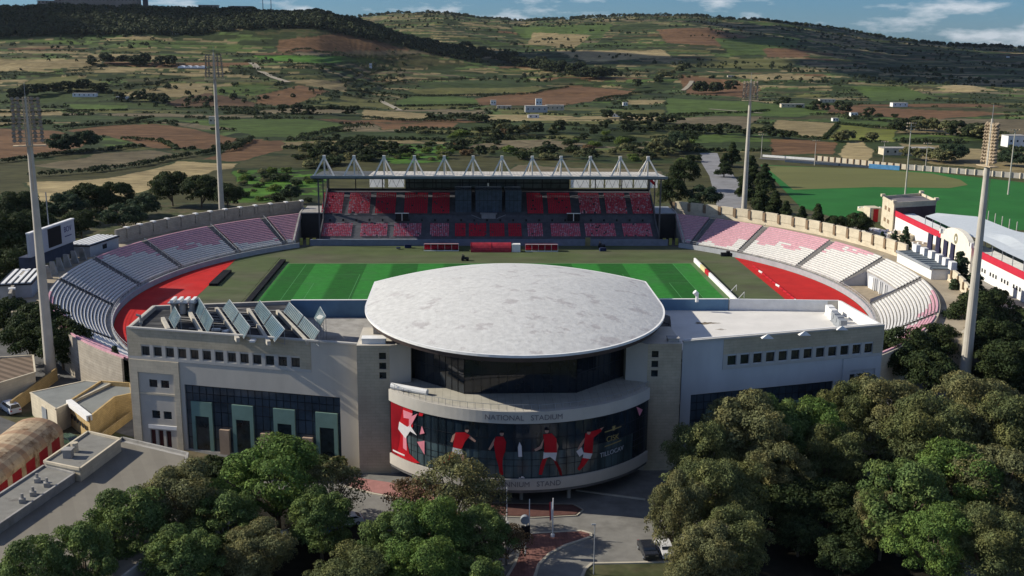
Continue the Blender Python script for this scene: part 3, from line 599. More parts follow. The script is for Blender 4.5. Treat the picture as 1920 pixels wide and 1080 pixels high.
# roof clutter on the building -------------------------------------------------
hot = 'rows of solar panels on the dark left roof'
pan = mat('solar_tube', (.11, .17, .20), rough=.22, var=.25, scale=.8, spec=.6, col2=(.05, .10, .16), c2lo=.5, c2hi=.7, c2scale=.3)
rowsP = [((316,597),(327,617),(327.5,574),(338.7,594),1,'short solar panel at the left end of the dark roof'), ((362,578),(389,625),(372.5,557),(400,600),2,'second solar panel row from the left on the dark roof'),
 ((417,579),(457,635),(430,561),(469,612),2,'third solar panel row, leaning over a pale beam, before the brown turf'), ((476.5,581),(515,641),(487,563),(534,617),2,'fourth solar panel row, level with the corner of the pitch'),
 ((531.6,584),(587,640),(542,566),(599,621),2,'longest solar panel row, against the left end of the blue wall'), ((589,596),(600,612),(600,574),(611,593),1,'small lone solar panel standing in front of the blue wall')]
for lo0, lo1, hi0, hi1, k, lab in rowsP:
    a, c = Vector((*at(*lo0, 19.1), 19.1)), Vector((*at(*lo1, 19.1), 19.1)); p, q = Vector((*at(*hi0, 21.2), 21.2)), Vector((*at(*hi1, 21.2), 21.2))
    fz = 16.3 if lo0[0] == 589 else 18.66; sp = thing('solar_panel', (a.x, a.y, fz), lab, 'solar panel', hot); nrm = (c-a).cross(p-a).normalized()
    if nrm.z < 0: nrm = -nrm
    for i in range(k):
        t0, t1 = i/k+(.015 if i else 0), (i+1)/k-(.015 if i < k-1 else 0)
        A, B, C_, D = a.lerp(c, t0), a.lerp(c, t1), p.lerp(q, t1), p.lerp(q, t0); b = MB()
        b.add([A, B, C_, D]+[v-nrm*.08 for v in (A, B, C_, D)], [(0, 1, 2, 3), (4, 7, 6, 5), (0, 4, 5, 1), (1, 5, 6, 2), (2, 6, 7, 3), (3, 7, 4, 0)]); fr = b.build('collector', mat('panel_frame', (.38, .40, .40), rough=.5), sp)
        b = MB(); n = 12
        for j in range(n):
            u0, u1 = (j+.12)/n, (j+.88)/n; b.quad(*[v+nrm*.03 for v in (A.lerp(B, u0).lerp(D.lerp(C_, u0), .03), A.lerp(B, u1).lerp(D.lerp(C_, u1), .03), A.lerp(B, u1).lerp(D.lerp(C_, u1), .97), A.lerp(B, u0).lerp(D.lerp(C_, u0), .97))])
        b.build('glass_tubes', pan, fr)
    b = MB()
    for t in (.02, .5, .98):
        h, l_ = p.lerp(q, t), a.lerp(c, t); b.bar(h, (h.x, h.y, fz), .1); b.bar(l_, (l_.x, l_.y, fz), .1); b.bar(l_, (h.x, h.y, 18.8), .08)
    b.build('support_frame', steel, sp)
    if k == 2 or lab[0] == 's' and 'short' in lab:
        d = (c-a); s0, s1 = a-Vector((.9, 0, 0))-d*.02, c-Vector((.9, 0, 0))+d*.02
        b = MB(); b.seg(s0[:2], s1[:2], 18.66, 19.3, .55); b.build('ballast_beam', mat('beam_concrete', (.45, .42, .36), var=.15, scale=1), sp)
wt = thing('water_tank', (-47.2, 175, 18.6), 'cluster of white topped tanks and rack at the left rear roof corner', 'water tank')
b = MB(); b.box((-46.9, 173.6, 20.6), (4.6, 2.6, .12)); b.build('rack_top', steel, wt)
for i in range(3):
    for j in range(2): b = MB(); b.tube((-48.4+i*1.5, 173+j*1.2, 18.7), (-48.4+i*1.5, 173+j*1.2, 20.5), .52, n=12); b.build('tank', concrete, wt)
for i in range(4): b = MB(); b.box((-48.5+i*1.1, 173.6, 20.9), (.5, 2.6, .5)); b.build('white_drum', white, wt)
for x, y, l in ((-51.3, 164.6, 'bent chimney vent at the front left roof corner'),):
    v = MB(); v.tube((x, y, 18.6), (x, y, 20.6), .16); v.tube((x, y, 20.5), (x-.6, y, 20.7), .2); v.box((x, y, 19.4), (.5, .5, .3)); v.build('roof_vent', concrete, label=l, cat='vent')
for i in range(5):
    b = MB(); x, y = 61.5-i*.9*.3, 176.2-i*2.3
    b.box((x, y, 18.25), (1.1, 1.7, 1.5)); b.tube((x-.56, y, 18.4), (x-.62, y, 18.4), .5, n=12); b.box((x, y, 17.4), (1.2, 1.8, .2))
    b.build('air_conditioner', white if i < 2 else steel, label=f"{['white','white','grey','grey','grey'][i]} air conditioning unit, {['rearmost','second','middle','fourth','nearest'][i]} of the row by the right parapet", cat='air conditioner', group='air conditioners on the white roof')
for k, (x, y) in enumerate([at(405, 620, 18.7), at(415, 631, 18.7), at(425, 623, 18.7), at(475, 640, 18.7)]):
    b = MB(); b.box((x, y, 18.85), (1.3, .8, .3), .5*k); b.box((x, y, 19.02), (1.1, .6, .06), .5*k); b.build('roof_slab', white, label=['loose white slab left of three on the dark roof', 'loose white slab nearest the roof edge', 'loose white slab right of three on the dark roof', 'lone white slab between the third and fourth panel rows'][k], cat='slab')
b = MB()
for k in range(9):
    y = 163+k*1.6; b.box((-38+random.uniform(-3, 3), y, 18.7), (random.uniform(8, 18), .28, .1), -.2)
b.build('roof_pipework', concrete, label='low pipes and battens running across the dark roof between the solar panels', cat='pipes')
x, y = at(1308, 570, 18.8); b = MB(); b.tube((x, 179.2, 19.0), (x, 179.2, 20.3), .3, .25, n=10); b.tube((x, 179.2, 20.3), (x-.5, 179.1, 20.8), .4, n=10); b.build('dish_light', white, label='white curved fitting on the blue wall right of the dome', cat='roof fitting')
for k, (u, v) in enumerate([(1440, 633), (1510, 627), (1580, 617)]):
    x, y = at(u, v, 19.5); b = MB(); b.add([(x-.9, y, 19.3), (x+.9, y, 19.3), (x+.9, y+.9, 19.3), (x-.9, y+.9, 19.3), (x, y+.2, 20.0)], [(0, 1, 4), (1, 2, 4), (2, 3, 4), (3, 0, 4), (3, 2, 1, 0)]); b.build('roof_drain_cover', white, label=['pointed white cover beside the dark roof stains', 'pointed white cover midway along the white roof edge', 'pointed white cover near the air conditioners'][k], cat='cover')

gs_ = random.Random(11)
for u, v, rx, ry in ((1322, 606, 2.6, .8), (1392, 632, 2.8, 1.0), (1440, 628, 2.4, 1.0), (1470, 633, 1.2, .7), (1352, 618, 1.0, .5)):
    x, y = at(u, v, 17.3); pts = [(x+rx*math.cos(t)*gs_.uniform(.5, 1.15), y+ry*math.sin(t)*gs_.uniform(.4, 1.2)) for t in np.linspace(0, 6.283, 26)[:-1]]
    o = sheet('roof_stain', pts, 17.306, mat('roof_dirt', (.17, .14, .10), var=.4, scale=1.5, col2=(.5, .48, .44), c2lo=.48, c2hi=.56, c2scale=.9), kind=None); o.parent = FB; o.location = -wloc(FB)
# ================================================================ curved terraces
NROW, RI, RO, ZI, ZO = 17, 90.6, 102.0, 1.4, 8.0
def rz_(i): t = i/NROW; return RI+(RO-RI)*t, ZI+(ZO-ZI)*t
AIS = [43.7, 54.8, 70, 84, 98, 118]
def is_pink(side, i, th):
    j = (hsh(np.array([float(i)]), np.array([math.floor(th*.55)]), 3)[0]-.5)*2.6+math.sin(th*.9)*.8
    if th < 44+(9 if side < 0 else 8): lim = 1.5 if side < 0 else 1
    elif th < 70: lim = 6+(th-52)*.17
    elif th < 84: lim = 11+(th-70)*.5
    elif th < 103: lim = 99
    else: lim = 17-(th-103)*.42
    if side < 0:
        if th < 54.8: lim = 2+(th-44)*.25
        elif th < 70: lim = 6+(th-54)*.2
        elif th < 84: lim = 9+(th-70)*.5
    return i+j > lim
def secpos(side, th, r): return (XC+side*r*math.sin(R(th)), YCT+r*math.cos(R(th)))
for side in (-1, 1):
    T = thing('seating_terrace', (XC+side*96, YCT, 0), 'curved open terrace of grey, white and pink bench rows on the shaded scoreboard side' if side < 0 else 'curved open terrace of sunlit white and pink bench rows beside the training ground', 'terrace')
    def th0(r, u=60.): return math.degrees(math.asin(min(1, u/r)))
    edges = [None]+AIS+[139]
    for k in range(len(edges)-1):
        b = MB(); bs = MB(); step = 1.0
        for i in range(NROW):
            r0, z0 = rz_(i); r1, z1 = rz_(i+1); a0 = th0((r0+r1)/2) if k == 0 else edges[k]+.75; a1 = edges[k+1]-.75 if k < 6 else min(139, 180-math.degrees(math.asin(61/r1)))
            if side > 0 and k == 4 and i < 9: continue
            n = max(1, int(round((a1-a0)/step)))
            for j in range(n):
                t0, t1 = a0+(a1-a0)*j/n, a0+(a1-a0)*(j+1)/n
                q = lambda th, r, z: (*secpos(side, th, r), z)
                f = [(q(t0, r0, z0), q(t1, r0, z0), q(t1, r0, z0+(ZO-ZI)/NROW), q(t0, r0, z0+(ZO-ZI)/NROW)), (q(t0, r0, z0+.347), q(t1, r0, z0+.347), q(t1, r1, z0+.347), q(t0, r1, z0+.347))]
                for p_ in f: b.quad(*(p_ if side > 0 else p_[::-1]), 0)
                mi = 1 if is_pink(side, i, (t0+t1)/2) else 2
                ra, rb, za, zb = r0+.16, r0+.55, z0+.35, z0+.35+.33
                for p_ in ((q(t0, ra, za), q(t1, ra, za), q(t1, ra, zb), q(t0, ra, zb)), (q(t0, ra, zb), q(t1, ra, zb), q(t1, rb, zb+.04), q(t0, rb, zb+.04))): bs.quad(*(p_ if side > 0 else p_[::-1]), mi)
                for p_ in ((q(t0, rb, za), q(t0, rb, zb+.04), q(t1, rb, zb+.04), q(t1, rb, za)),): bs.quad(*(p_ if side > 0 else p_[::-1]), mi)
        sec = b.build('seating_section', [concrete, pink, whiteseat], T)
        bs.build('bench_rows', [concrete, pink, whiteseat], sec)
    for th in AIS:     # stepped gangways
        b = MB()
        for i in range(NROW*2):
            r0 = RI+(RO-RI)*i/(2*NROW); z0 = ZI+(ZO-ZI)*i/(2*NROW); zt = z0+(ZO-ZI)/(2*NROW); r1 = r0+(RO-RI)/(2*NROW)
            b.quad((*secpos(side, th-.76, r0), z0), (*secpos(side, th+.76, r0), z0), (*secpos(side, th+.76, r0), zt), (*secpos(side, th-.76, r0), zt)); b.quad((*secpos(side, th-.76, r0), zt), (*secpos(side, th+.76, r0), zt), (*secpos(side, th+.76, r1), zt), (*secpos(side, th-.76, r1), zt))
        st = b.build('gangway', mat('gangway_concrete', (.17, .165, .16), var=.2), T)
        b = MB(); e = th-.9 if side > 0 else th+.9
        p = (*secpos(side, th, RI+.5), ZI+1.1); q = (*secpos(side, th, RO-.3), ZO+.95); b.bar(p, q, .09)
        for t in np.linspace(0, 1, 7): m_ = Vector(p).lerp(Vector(q), t); b.bar(m_, m_-Vector((0, 0, 1)), .07)
        b.build('handrail', white if side < 0 else steel, st)
    # front walkway with its kerb wall and rail, back wall, promenade
    def arcband(b, a0, a1, r0, r1, z0, z1, mi=0, n=None):
        n = n or max(2, int((a1-a0)/2)); 
        for j in range(n):
            t0, t1 = a0+(a1-a0)*j/n, a0+(a1-a0)*(j+1)/n
            v = [(*secpos(side, t, r), z) for z in (z0, z1) for t, r in ((t0, r0), (t1, r0), (t1, r1), (t0, r1))]
            b.add(v, [(3, 2, 1, 0), (4, 5, 6, 7), (0, 1, 5, 4), (2, 3, 7, 6)]+([(3, 0, 4, 7)] if j == 0 else [])+([(1, 2, 6, 5)] if j == n-1 else []), mi)
    b = MB(); arcband(b, 41, 140, 89.3, 89.6, 0, 1.5); b.build('pitch_wall', mat('pitch_wall_grey', (.34, .36, .38), var=.12), T)
    b = MB(); arcband(b, 42, 139.5, 89.6, 90.8, 0, 1.3); b.build('front_walkway', concrete, T)
    b = MB()
    for j in range(0, 66): t = 42+j*1.5; b.bar((*secpos(side, t, 89.5), 1.4), (*secpos(side, t, 89.5), 2.6), .1)
    for j in range(0, 98): b.bar((*secpos(side, 42+j, 89.5), 2.55), (*secpos(side, 43+j, 89.5), 2.55), .08); b.bar((*secpos(side, 42+j, 89.5), 2.0), (*secpos(side, 43+j, 89.5), 2.0), .05)
    b.build('front_rail', mat('pale_rail', (.5, .51, .52), rough=.5), T)
    b = MB(); arcband(b, 36.2, 139, RO-.02, RO+.35, 0, ZO+.1); b.build('rear_wall', cream if side > 0 else mat('grey_cream_stone', (.38, .34, .28), brick=(1.6, .5, .9, 1), var=.15), T)  # left side gets the cream stone with its shade put into the colour
    b = MB(); arcband(b, 34, 126 if side > 0 else 112, RO+.35, 108.9, 0, 7.2); b.build('promenade', mat('dusty_concrete', (.36, .31, .23), var=.2, scale=.4, col2=(.22, .18, .13), c2lo=.45, c2hi=.7, c2scale=.2), T)
    if side > 0:   # opening cut through the lower rows
        b = MB(); 
        for a in (84.8, 97.2):
            v = [(*secpos(side, a, RI+.1), 0), (*secpos(side, a, 96.8), 0), (*secpos(side, a, 96.8), 5.3), (*secpos(side, a, RI+.1), 2.6)]; b.quad(*v); 
        arcband(b, 84.8, 97.2, 96.75, 97.1, 0, 5.2); b.build('opening_wall', mat('opening_grey', (.38, .39, .41), var=.1), T)
        b = MB(); arcband(b, 84.8, 97.2, 90.5, 96.8, 1.2, 1.35); b.build('opening_floor', mat('opening_floor_sand', (.34, .28, .2), var=.2), T)
        for a in (88.5, 90.6, 92.7): b = MB(); b.bar((*secpos(side, a, 96.2), 1.4), (*secpos(side, a, 96.2), 4.6), .5); b.build('opening_fin', white, T)
        b = MB(); arcband(b, 86.2, 87.8, 96.2, 96.7, 1.3, 4.4); b.build('opening_door', white, T)
    # end wall beside the main stand
    b = MB(); sx = XC+side*60.4
    prof = [(YCT+math.sqrt(RI**2-3640), 2.2), (YCT+math.sqrt(RO**2-3640), ZO+.6), (YCT+math.sqrt(109**2-3640), ZO+1), (YCT+math.sqrt(109**2-3640), 0), (YCT+math.sqrt(RI**2-3640), 0)]
    b.add([(sx-.25, y, z) for y, z in prof]+[(sx+.25, y, z) for y, z in prof], [(0, 1, 2, 3, 4), (9, 8, 7, 6, 5)]+[(i, 5+i, 5+(i+1) % 5, (i+1) % 5) for i in range(5)]); b.build('end_wall', concrete, T)
    # outer wall with raised panels between posts
    W = thing('outer_wall', (XC+side*109, YCT, 0), 'long curved stone wall with raised panels behind the shaded terrace' if side < 0 else 'long curved sunlit cream wall with raised panels behind the white terrace', 'wall')
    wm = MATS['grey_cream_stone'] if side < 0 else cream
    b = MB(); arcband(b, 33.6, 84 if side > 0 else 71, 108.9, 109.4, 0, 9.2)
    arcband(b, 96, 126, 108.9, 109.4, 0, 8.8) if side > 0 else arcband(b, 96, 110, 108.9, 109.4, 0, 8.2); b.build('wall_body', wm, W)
    a = 34.0
    while a < 124:
        if (a < (82 if side > 0 else 69)) or (a > 97 and side > 0 or a > 97 and a < 109):
            top = 11.2 if a < 84 else 10.6-.06*(a-97)
            b = MB(); arcband(b, a+.3, a+2.6, 108.75, 109.35, 8.8, top, n=2); b.build('raised_panel', wm, W)
            b = MB(); arcband(b, a-.14, a+.3, 108.45, 109.6, 8.3, top-.25, n=1); pb = b.build('post', brownst if side > 0 else MATS['grey_cream_stone'], W)
            if side < 0: b = MB(); arcband(b, a-.2, a+.36, 108.3, 109.7, top-.25, top+.15, n=1); b.build('cap', white, pb)
        a += 2.9
# ================================================================ main stand (far side)
MS = thing('main_stand', (XC, 340, 0), 'roofed grandstand with two tiers of red seats and a row of white peaked masts', 'grandstand')
X0, X1 = -46.2, 59.2
SPF = [(331, 0), (331, 3.2), (339.5, 7), (341, 9.2), (353, 15.4), (353, 0)]
b = MB()
for x in (X0-.2, X1+.2): b.add([(x-.2, y, z) for y, z in SPF]+[(x+.2, y, z) for y, z in SPF], [tuple(range(6)), tuple(range(11, 5, -1))]+[(i, (i+1) % 6, 6+(i+1) % 6, 6+i) for i in range(6)]); b.box((x, 331.3, 10.8), (.4, .5, 21.6)); b.box((x, 342, 14), (.3, .4, 13.6)); b.box((x, 352.6, 10), (.4, .5, 20.6))
b.build('side_wall', mat('stand_dark_wall', (.09, .09, .10), var=.2), MS)
b = MB(); b.box((XC, 353.2, 7.2), (X1-X0, .5, 14.4)); b.build('rear_wall', MATS['stand_dark_wall'], MS)
b = MB(); b.quad((X0, 331.5, 1.9), (X1, 331.5, 1.9), (X1, 339.6, 5.9), (X0, 339.6, 5.9)); b.quad((X0, 341.0, 7.9), (X1, 341.0, 7.9), (X1, 352.9, 14.1), (X0, 352.9, 14.1)); b.quad((X0, 339.6, 5.9), (X1, 339.6, 5.9), (X1, 341.2, 8.0), (X0, 341.2, 8.0)); b.build('tier_slab', mat('tier_concrete', (.085, .09, .105), var=.25, scale=.6), MS)
b = MB(); b.box((XC, 330.6, 1.0), (X1-X0+6, 1.0, 2.0)); b.box((XC, 331.2, .9), (X1-X0, 1.5, 1.8)); b.build('front_wall', mat('front_wall_blue_grey', (.16, .19, .24), var=.15), MS)
def seatblock(px0, px1, up, kind):
    Yb, zb, Yt, zt = (341.6, 8.3, 350.6, 13.6) if up else (332.6, 2.5, 338.6, 5.5)
    xa = aty(px0, 385 if up else 430, 345 if up else 335)[0]; xb = aty(px1, 385 if up else 430, 345 if up else 335)[0]; n = 12 if up else 8; b = MB(); k = max(2, int((xb-xa)/.55))
    for i in range(n):
        y, z = Yb+(Yt-Yb)*i/n, zb+(zt-zb)*i/n
        for j in range(k):
            if hsh(np.array([j*1.]), np.array([i*1.]), int(px0))[0] < .03: continue
            x = xa+(xb-xa)*(j+.5)/k; b.box((x, y, z+.25), (.44, .42, .1)); b.box((x, y+.22, z+.5), (.44, .08, .42))
    b.build('seat_block', kind, MS)
for p in ((604, 643, redfaded), (654, 694, redfaded), (704, 742, redseat), (758, 802, redseat), (810, 843, redseat), (988, 1018, redseat), (1027, 1070, redseat), (1086, 1125, redfaded), (1135, 1174, redfaded), (1184, 1222, redfaded)): seatblock(p[0], p[1], True, p[2])
for p in ((604, 660, palefaded), (676, 726, palefaded), (738, 790, palefaded), (806, 842, palefaded), (853, 873, redseat), (879, 912, redseat), (918, 946, redseat), (953, 978, redseat), (989, 1018, palefaded), (1033, 1088, palefaded), (1097, 1154, palefaded), (1168, 1222, palefaded)): seatblock(p[0], p[1], False, p[2])
bx = mat('box_glass', (.055, .08, .12), rough=.25, var=.3, scale=.6)
for a, c in ((853, 884), (891, 941), (947, 978)):
    xa, xb = aty(a, 385, 343)[0], aty(c, 385, 343)[0]; b = MB(); b.box(((xa+xb)/2, 347.5, 12.0), (xb-xa, 10, 7.4)); o = b.build('glazed_box', bx, MS)
    b = MB(); 
    for i in range(int((xb-xa)/1.3)+1): b.box((xa+i*1.3+.1, 342.45, 12), (.08, .1, 7.3))
    b.box(((xa+xb)/2, 342.45, 12.5), (xb-xa, .1, .12)); b.build('box_mullion', dark, o)
b = MB(); x = aty(916, 400, 341)[0]; b.box((x, 340.6, 8.6), (5.4, 2.0, .3)); b.bar((x-5.5, 340.2, 8.2), (x-2.6, 340, 7.0), .2); b.bar((x+5.5, 340.2, 8.2), (x+2.6, 340, 7.0), .2); b.box((x, 340, 7.7), (4.5, .2, 1.4)); b.build('tribune_balcony', steel, MS)
b = MB()
for i in range(26):
    x = X0+2+i*4.15; b.box((x, 339.55, 6.6), (.55, .3, .7))
b.build('tier_vents', dark, MS)
for pxx in (754, 1075):   # twin dark loudspeaker boxes hung on the tier front
    x = aty(pxx, 405, 339)[0]; b = MB(); b.box((x-1.05, 338.6, 7.7), (1.8, .8, 2.3)); b.box((x+1.05, 338.6, 7.7), (1.8, .8, 2.3)); o = b.build('speaker_box', black, MS)
    b = MB(); b.box((x, 338.3, 9.0), (4.4, .2, .25)); b.box((x, 338.2, 7.8), (.2, .2, 2.4)); b.build('hanger', white, o)
b = MB(); b.box((XC, 354.2, 8), (X1-X0, 1.6, 16.2)); o = None
def roofz(y): return 21.9-(y-330)*.045
b = MB()
for x0, x1 in ((X0+15, XC), (XC, X1-10), (X1-10, X1+2), (X0-1.6, X0+15)):
    if x0 < X0: b.mi = 1
    b.add([(x0+.05, 331.2, 21.5), (x1-.05, 331.2, 21.5), (x1-.05, 352, 20.5), (x0+.05, 352, 20.5), (x0+.05, 331.2, 21.62), (x1-.05, 331.2, 21.62), (x1-.05, 352, 20.62), (x0+.05, 352, 20.62)], [(3, 2, 1, 0), (4, 5, 6, 7), (0, 1, 5, 4), (1, 2, 6, 5), (2, 3, 7, 6), (3, 0, 4, 7)])
b.build('roof_sheeting', [mat('roof_sheet', (.50, .48, .44), var=.12, scale=.6, wave=(1, 0, 1.2, .85)), mat('roof_sheet_dull', (.10, .11, .115), var=.2)], MS)
b = MB(); b.box((XC, 330.6, 21.35), (X1-X0+4.6, .7, .75)); b.build('front_beam', mat('beam_grey', (.13, .165, .185), var=.1), MS)
b = MB(); b.box((XC, 330.9, 20.9), (X1-X0+3, .5, .35)); b.box((XC, 352.2, 14.6), (X1-X0, .4, .7)); b.build('gutter', dark, MS)
# panels closing the gap at the back
def backx(p): return aty(p, 345, 352.6)[0]
k = 0
pwh = mat('panel_sheet', (.9, .9, .88), trans=.92, var=.08)
for a, c, m_ in ((692, 722, white), (727, 759, white), (1069, 1106, white), (1107, 1133, white), (1134, 1162, white), (1163, 1187, white), (1188, 1215, white), (1216, 1234, white)):
    xa, xb = backx(a), backx(c); b = MB(); b.box(((xa+xb)/2, 352.7, 16.9), (xb-xa-.4, .02, 3.3)); o = b.build('back_panel', pwh, MS); b = MB()
    n = 2; 
    for i in range(n): s_ = xa+(xb-xa)*i/n; t_ = xa+(xb-xa)*(i+1)/n; b.bar((s_, 352.5, 15.3), ((s_+t_)/2, 352.5, 18.4), .14); b.bar(((s_+t_)/2, 352.5, 18.4), (t_, 352.5, 15.3), .14)
    b.build('truss', steel, o)
xa, xb = backx(760), backx(1067)
for i in range(18):
    for j, (za, zb) in enumerate(((17.0, 18.6), (15.2, 16.6))):
        p, q = xa+(xb-xa)*i/18+.12, xa+(xb-xa)*(i+1)/18-.12; b = MB(); b.box(((p+q)/2, 352.6, (za+zb)/2), (q-p, .15, zb-za)); b.build('back_window', mat('back_glass', (.07, .085, .09), rough=.2, var=.4, scale=.3), MS)
b = MB(); b.box(((xa+xb)/2, 352.9, 16.9), (xb-xa, .2, 4.0)); b.build('back_window_frame', dark, MS)
for i in range(27):
    pass
b = MB()
for i in range(13): x = X0+.3+(X1-X0-.6)*i/12; b.box((x, 352.3, 17.4), (.3, .3, 5.6)); b.bar((x, 352.3, 20.2), (x, 331, 21.0), .25)
b.build('roof_posts', dark, MS)
# white masts
for pxx in (608, 664, 720, 777, 833, 887, 941, 998, 1052, 1107, 1163, 1215):
    x = aty(pxx, 310, 333)[0]; T_ = (x, 333.2, 27.3); b = MB()
    b.bar((x-3.0, 331.0, 21.6), T_, .6); b.bar((x+3.2, 331.0, 21.6), T_, .6); b.bar((x, 333.4, 21.5), T_, .65); b.bar((x+.4, 343, 21.0), T_, .3); b.bar((x-.4, 349, 20.7), T_, .22)
    b.box((x, 333.2, 27.4), (.9, .8, .7)); b.box((x, 331.2, 21.85), (6.8, .25, .2)); b.build('mast', mat('mast_white', (.66, .64, .60), var=.06), MS)
b = MB(); b.tube((aty(915, 352, 338)[0], 336, 18.0), (aty(915, 352, 338)[0], 336, 18.9), .28); b.build('camera_dome', white, MS)
b = MB()
for i in range(11): b.box((36+i*1.9, 330.2, 1.2), (.12, .12, 1.0))
b.build('front_posts', white, MS)
me_ = text_obj('1', 1); bpy.data.meshes.remove(me_)
b = MB(); xa = backx(1222); b.add([(xa-1, 352.45, 17.9), (xa+.2, 352.45, 16.6), (xa+1.2, 352.45, 15.9), (xa+.9, 352.45, 17.2), (xa, 352.45, 18.2)], [(0, 1, 2, 3, 4)]); b.build('red_logo', red, MS)
# links between stand and terraces
for s, l in ((-1, 'dark link passage with pale roof between main stand and shaded terrace'), (1, 'dark link passage between main stand and sunlit terrace')):
    x0, x1 = (XC+s*59.9, (X0-.5 if s < 0 else X1+.5)); t = thing('link_passage', ((x0+x1)/2, 345, 0), l, 'passage'); b = MB(); b.box(((x0+x1)/2, 347, 4.2), (abs(x1-x0), 12, 8.4)); b.build('passage_body', dark, t)
    b = MB(); b.box(((x0+x1)/2, 348, 8.6), (abs(x1-x0), 14, .3)); b.build('passage_roof', concrete if s < 0 else steel, t)
    b = MB(); 
    for i in range(3): b.box((x0+(x1-x0)*(i+.7)/3.4, 330.6, 1.3), (.95, .3, 2.2))
    b.build('gate_panel', mat('yellow_gate', (.30, .30, .08), var=.2), t)
# pitch side things ------------------------------------------------------------
def dugout(p0, p1, y, lab, big=False):
    (xa, _), (xb, _) = at(p0, y), at(p1, y); Y = at(p0, y)[1]; t = thing('dugout', ((xa+xb)/2, Y, 0), lab, 'dugout'); h = 2.2 if not big else 2.9
    b = MB(); n = 5 if not big else 2
    b.quad((xa, Y, h), (xb, Y, h), (xb, Y+2.2, h-.2), (xa, Y+2.2, h-.2)); b.quad((xa, Y+2.2, .1), (xb, Y+2.2, .1), (xb, Y+2.2, h-.2), (xa, Y+2.2, h-.2)); b.build('shelter', red, t)
    b = MB(); b.box(((xa+xb)/2, Y-.1, .15), (xb-xa, .25, .3)); b.box(((xa+xb)/2, Y, h+.05), (xb-xa, .2, .15))
    for i in range(n+1): b.bar((xa+(xb-xa)*i/n, Y, .1), (xa+(xb-xa)*i/n, Y, h), .12)
    b.build('dugout_frame', white, t); b = MB()
    for i in range(int((xb-xa)/.65)): b.box((xa+.4+i*.65, Y+1.5, .55), (.5, .5, .12)); b.box((xa+.4+i*.65, Y+1.8, .9), (.5, .1, .6))
    b.build('bench_seats', redseat, t); return t
dugout(795, 860, 471, 'low red team dugout left of the red tunnel at the far touchline'); dugout(985, 1046, 472, 'low red team dugout right of the red tunnel at the far touchline')
xa, xb = at(883, 474)[0], at(958, 474)[0]; Y = 319.5; t = thing('players_tunnel', ((xa+xb)/2, Y, 0), 'red fabric players tunnel between the two dugouts', 'tunnel'); b = MB(); n = 12
for s in range(n):
    a, c = math.pi*s/n, math.pi*(s+1)/n; f = lambda q, x: (x, Y+2.2-2.2*math.cos(q), 2.6*math.sin(q)+.1); b.quad(f(a, xa), f(a, xb), f(c, xb), f(c, xa))
b.build('tunnel_cover', mat('red_fabric', (.30, .03, .045), var=.3, scale=1, rough=.5), t); b = MB()
for x in (xa, (xa+xb)/2, xb):
    for s in range(n): a, c = math.pi*s/n, math.pi*(s+1)/n; b.bar((x, Y+2.2-2.27*math.cos(a), 2.66*math.sin(a)+.1), (x, Y+2.2-2.27*math.cos(c), 2.66*math.sin(c)+.1), .14)
b.build('tunnel_rib', red, t); b = MB(); b.box((xb+1.6, Y+1.6, 1.2), (2.6, 2.2, 2.4)); b.build('tunnel_mouth', white, t)
# advertising boards
bd_ = thing('advertising_board', (65.4, 280, 0), 'long white, yellow and red advertising board along the right goal line', 'advertising board'); b = MB()
ys = [305, 296, 290, 285, 272, 262, 254, 240]; ms = [0, 1, 2, 0, 0, 0, 1]
for i in range(len(ys)-1): b.box((65.4, (ys[i]+ys[i+1])/2, .7), (.5, ys[i]-ys[i+1]-.15, 1.2), 0, ms[i])
b.build('board_panel', [white, mat('pale_yellow', (.62, .55, .30)), red], bd_); b = MB()
for y in range(242, 304, 6): b.bar((65.7, y, .1), (66.5, y, .1), .1); b.bar((65.6, y, 1.2), (66.5, y, .1), .08)
b.build('board_prop', steel, bd_)
for k, y in enumerate((266, 258)): b = MB(); b.bar((66.5, y, .2), (68.8, y+2.4, 1.6), .16); b.bar((68.8, y+2.4, 1.6), (68.8, y+2.4, .1), .16); b.build('goal_stay', white, label=['farther', 'nearer'][k]+' pale sloping post behind the right advertising board', cat='post')
bd_ = thing('advertising_board', (-54, 280, 0), 'black backs of the advertising boards along the left goal line', 'advertising board'); b = MB()
for i in range(11): b.box((-53.6, 303-i*6.2, .45), (1.5, 6.0, .6))
b.build('board_panel', black, bd_); b = MB()
for i in range(12): b.bar((-54.3, 305-i*6.1, 1.3), (-55.6, 305-i*6.1, .1), .1)
b.build('board_prop', dark, bd_)
for s, l in ((-1, 'black low cover beside the left red segment'), (1, 'row of white and red barriers along the right red segment')):
    x = XC+s*74.2
    if s < 0: b = MB(); b.box((x+1.5, 283, .4), (2.2, 17, .7)); b.build('cover', black, label=l, cat='cover')
    else:
        t = thing('barrier', (x, 270, 0), l, 'barrier')
        for i in range(15): b = MB(); y = 296-i*3.4; b.box((x, y, .55), (.15, 2.4, .5), R(8)); b.bar((x, y-1, .1), (x, y-1, .6), .1); b.bar((x, y+1, .1), (x, y+1, .6), .1); b.build('barrier_panel', white if (i % 5 == 2 or i > 11) else red, t)
def mower(x, y, l, s=1):
    t = thing('mower', (x, y, 0), l, 'mower'); b = MB(); b.box((x, y, .75), (2.2, 1.1, .6)); b.box((x-.5, y, 1.3), (.8, .9, .5)); b.build('mower_body', dark, t)
    for dx in (-.7, .7):
        for dy in (-.6, .6): b = MB(); b.tube((x+dx, y+dy-.12, .4), (x+dx, y+dy+.12, .4), .4, n=10); b.build('wheel', black, t)
    b = MB(); b.bar((x-.6, y, 1.5), (x-.6, y, 2.1), .5); b.build('driver_cab', mat('cab_tan', (.3, .22, .15)), t)
x, y = at(872, 489); mower(x, y, 'small dark mower just beyond the top edge of the dome roof'); x, y = at(1128, 465); mower(x, y, 'dark utility machine by the front wall right of the dugouts')
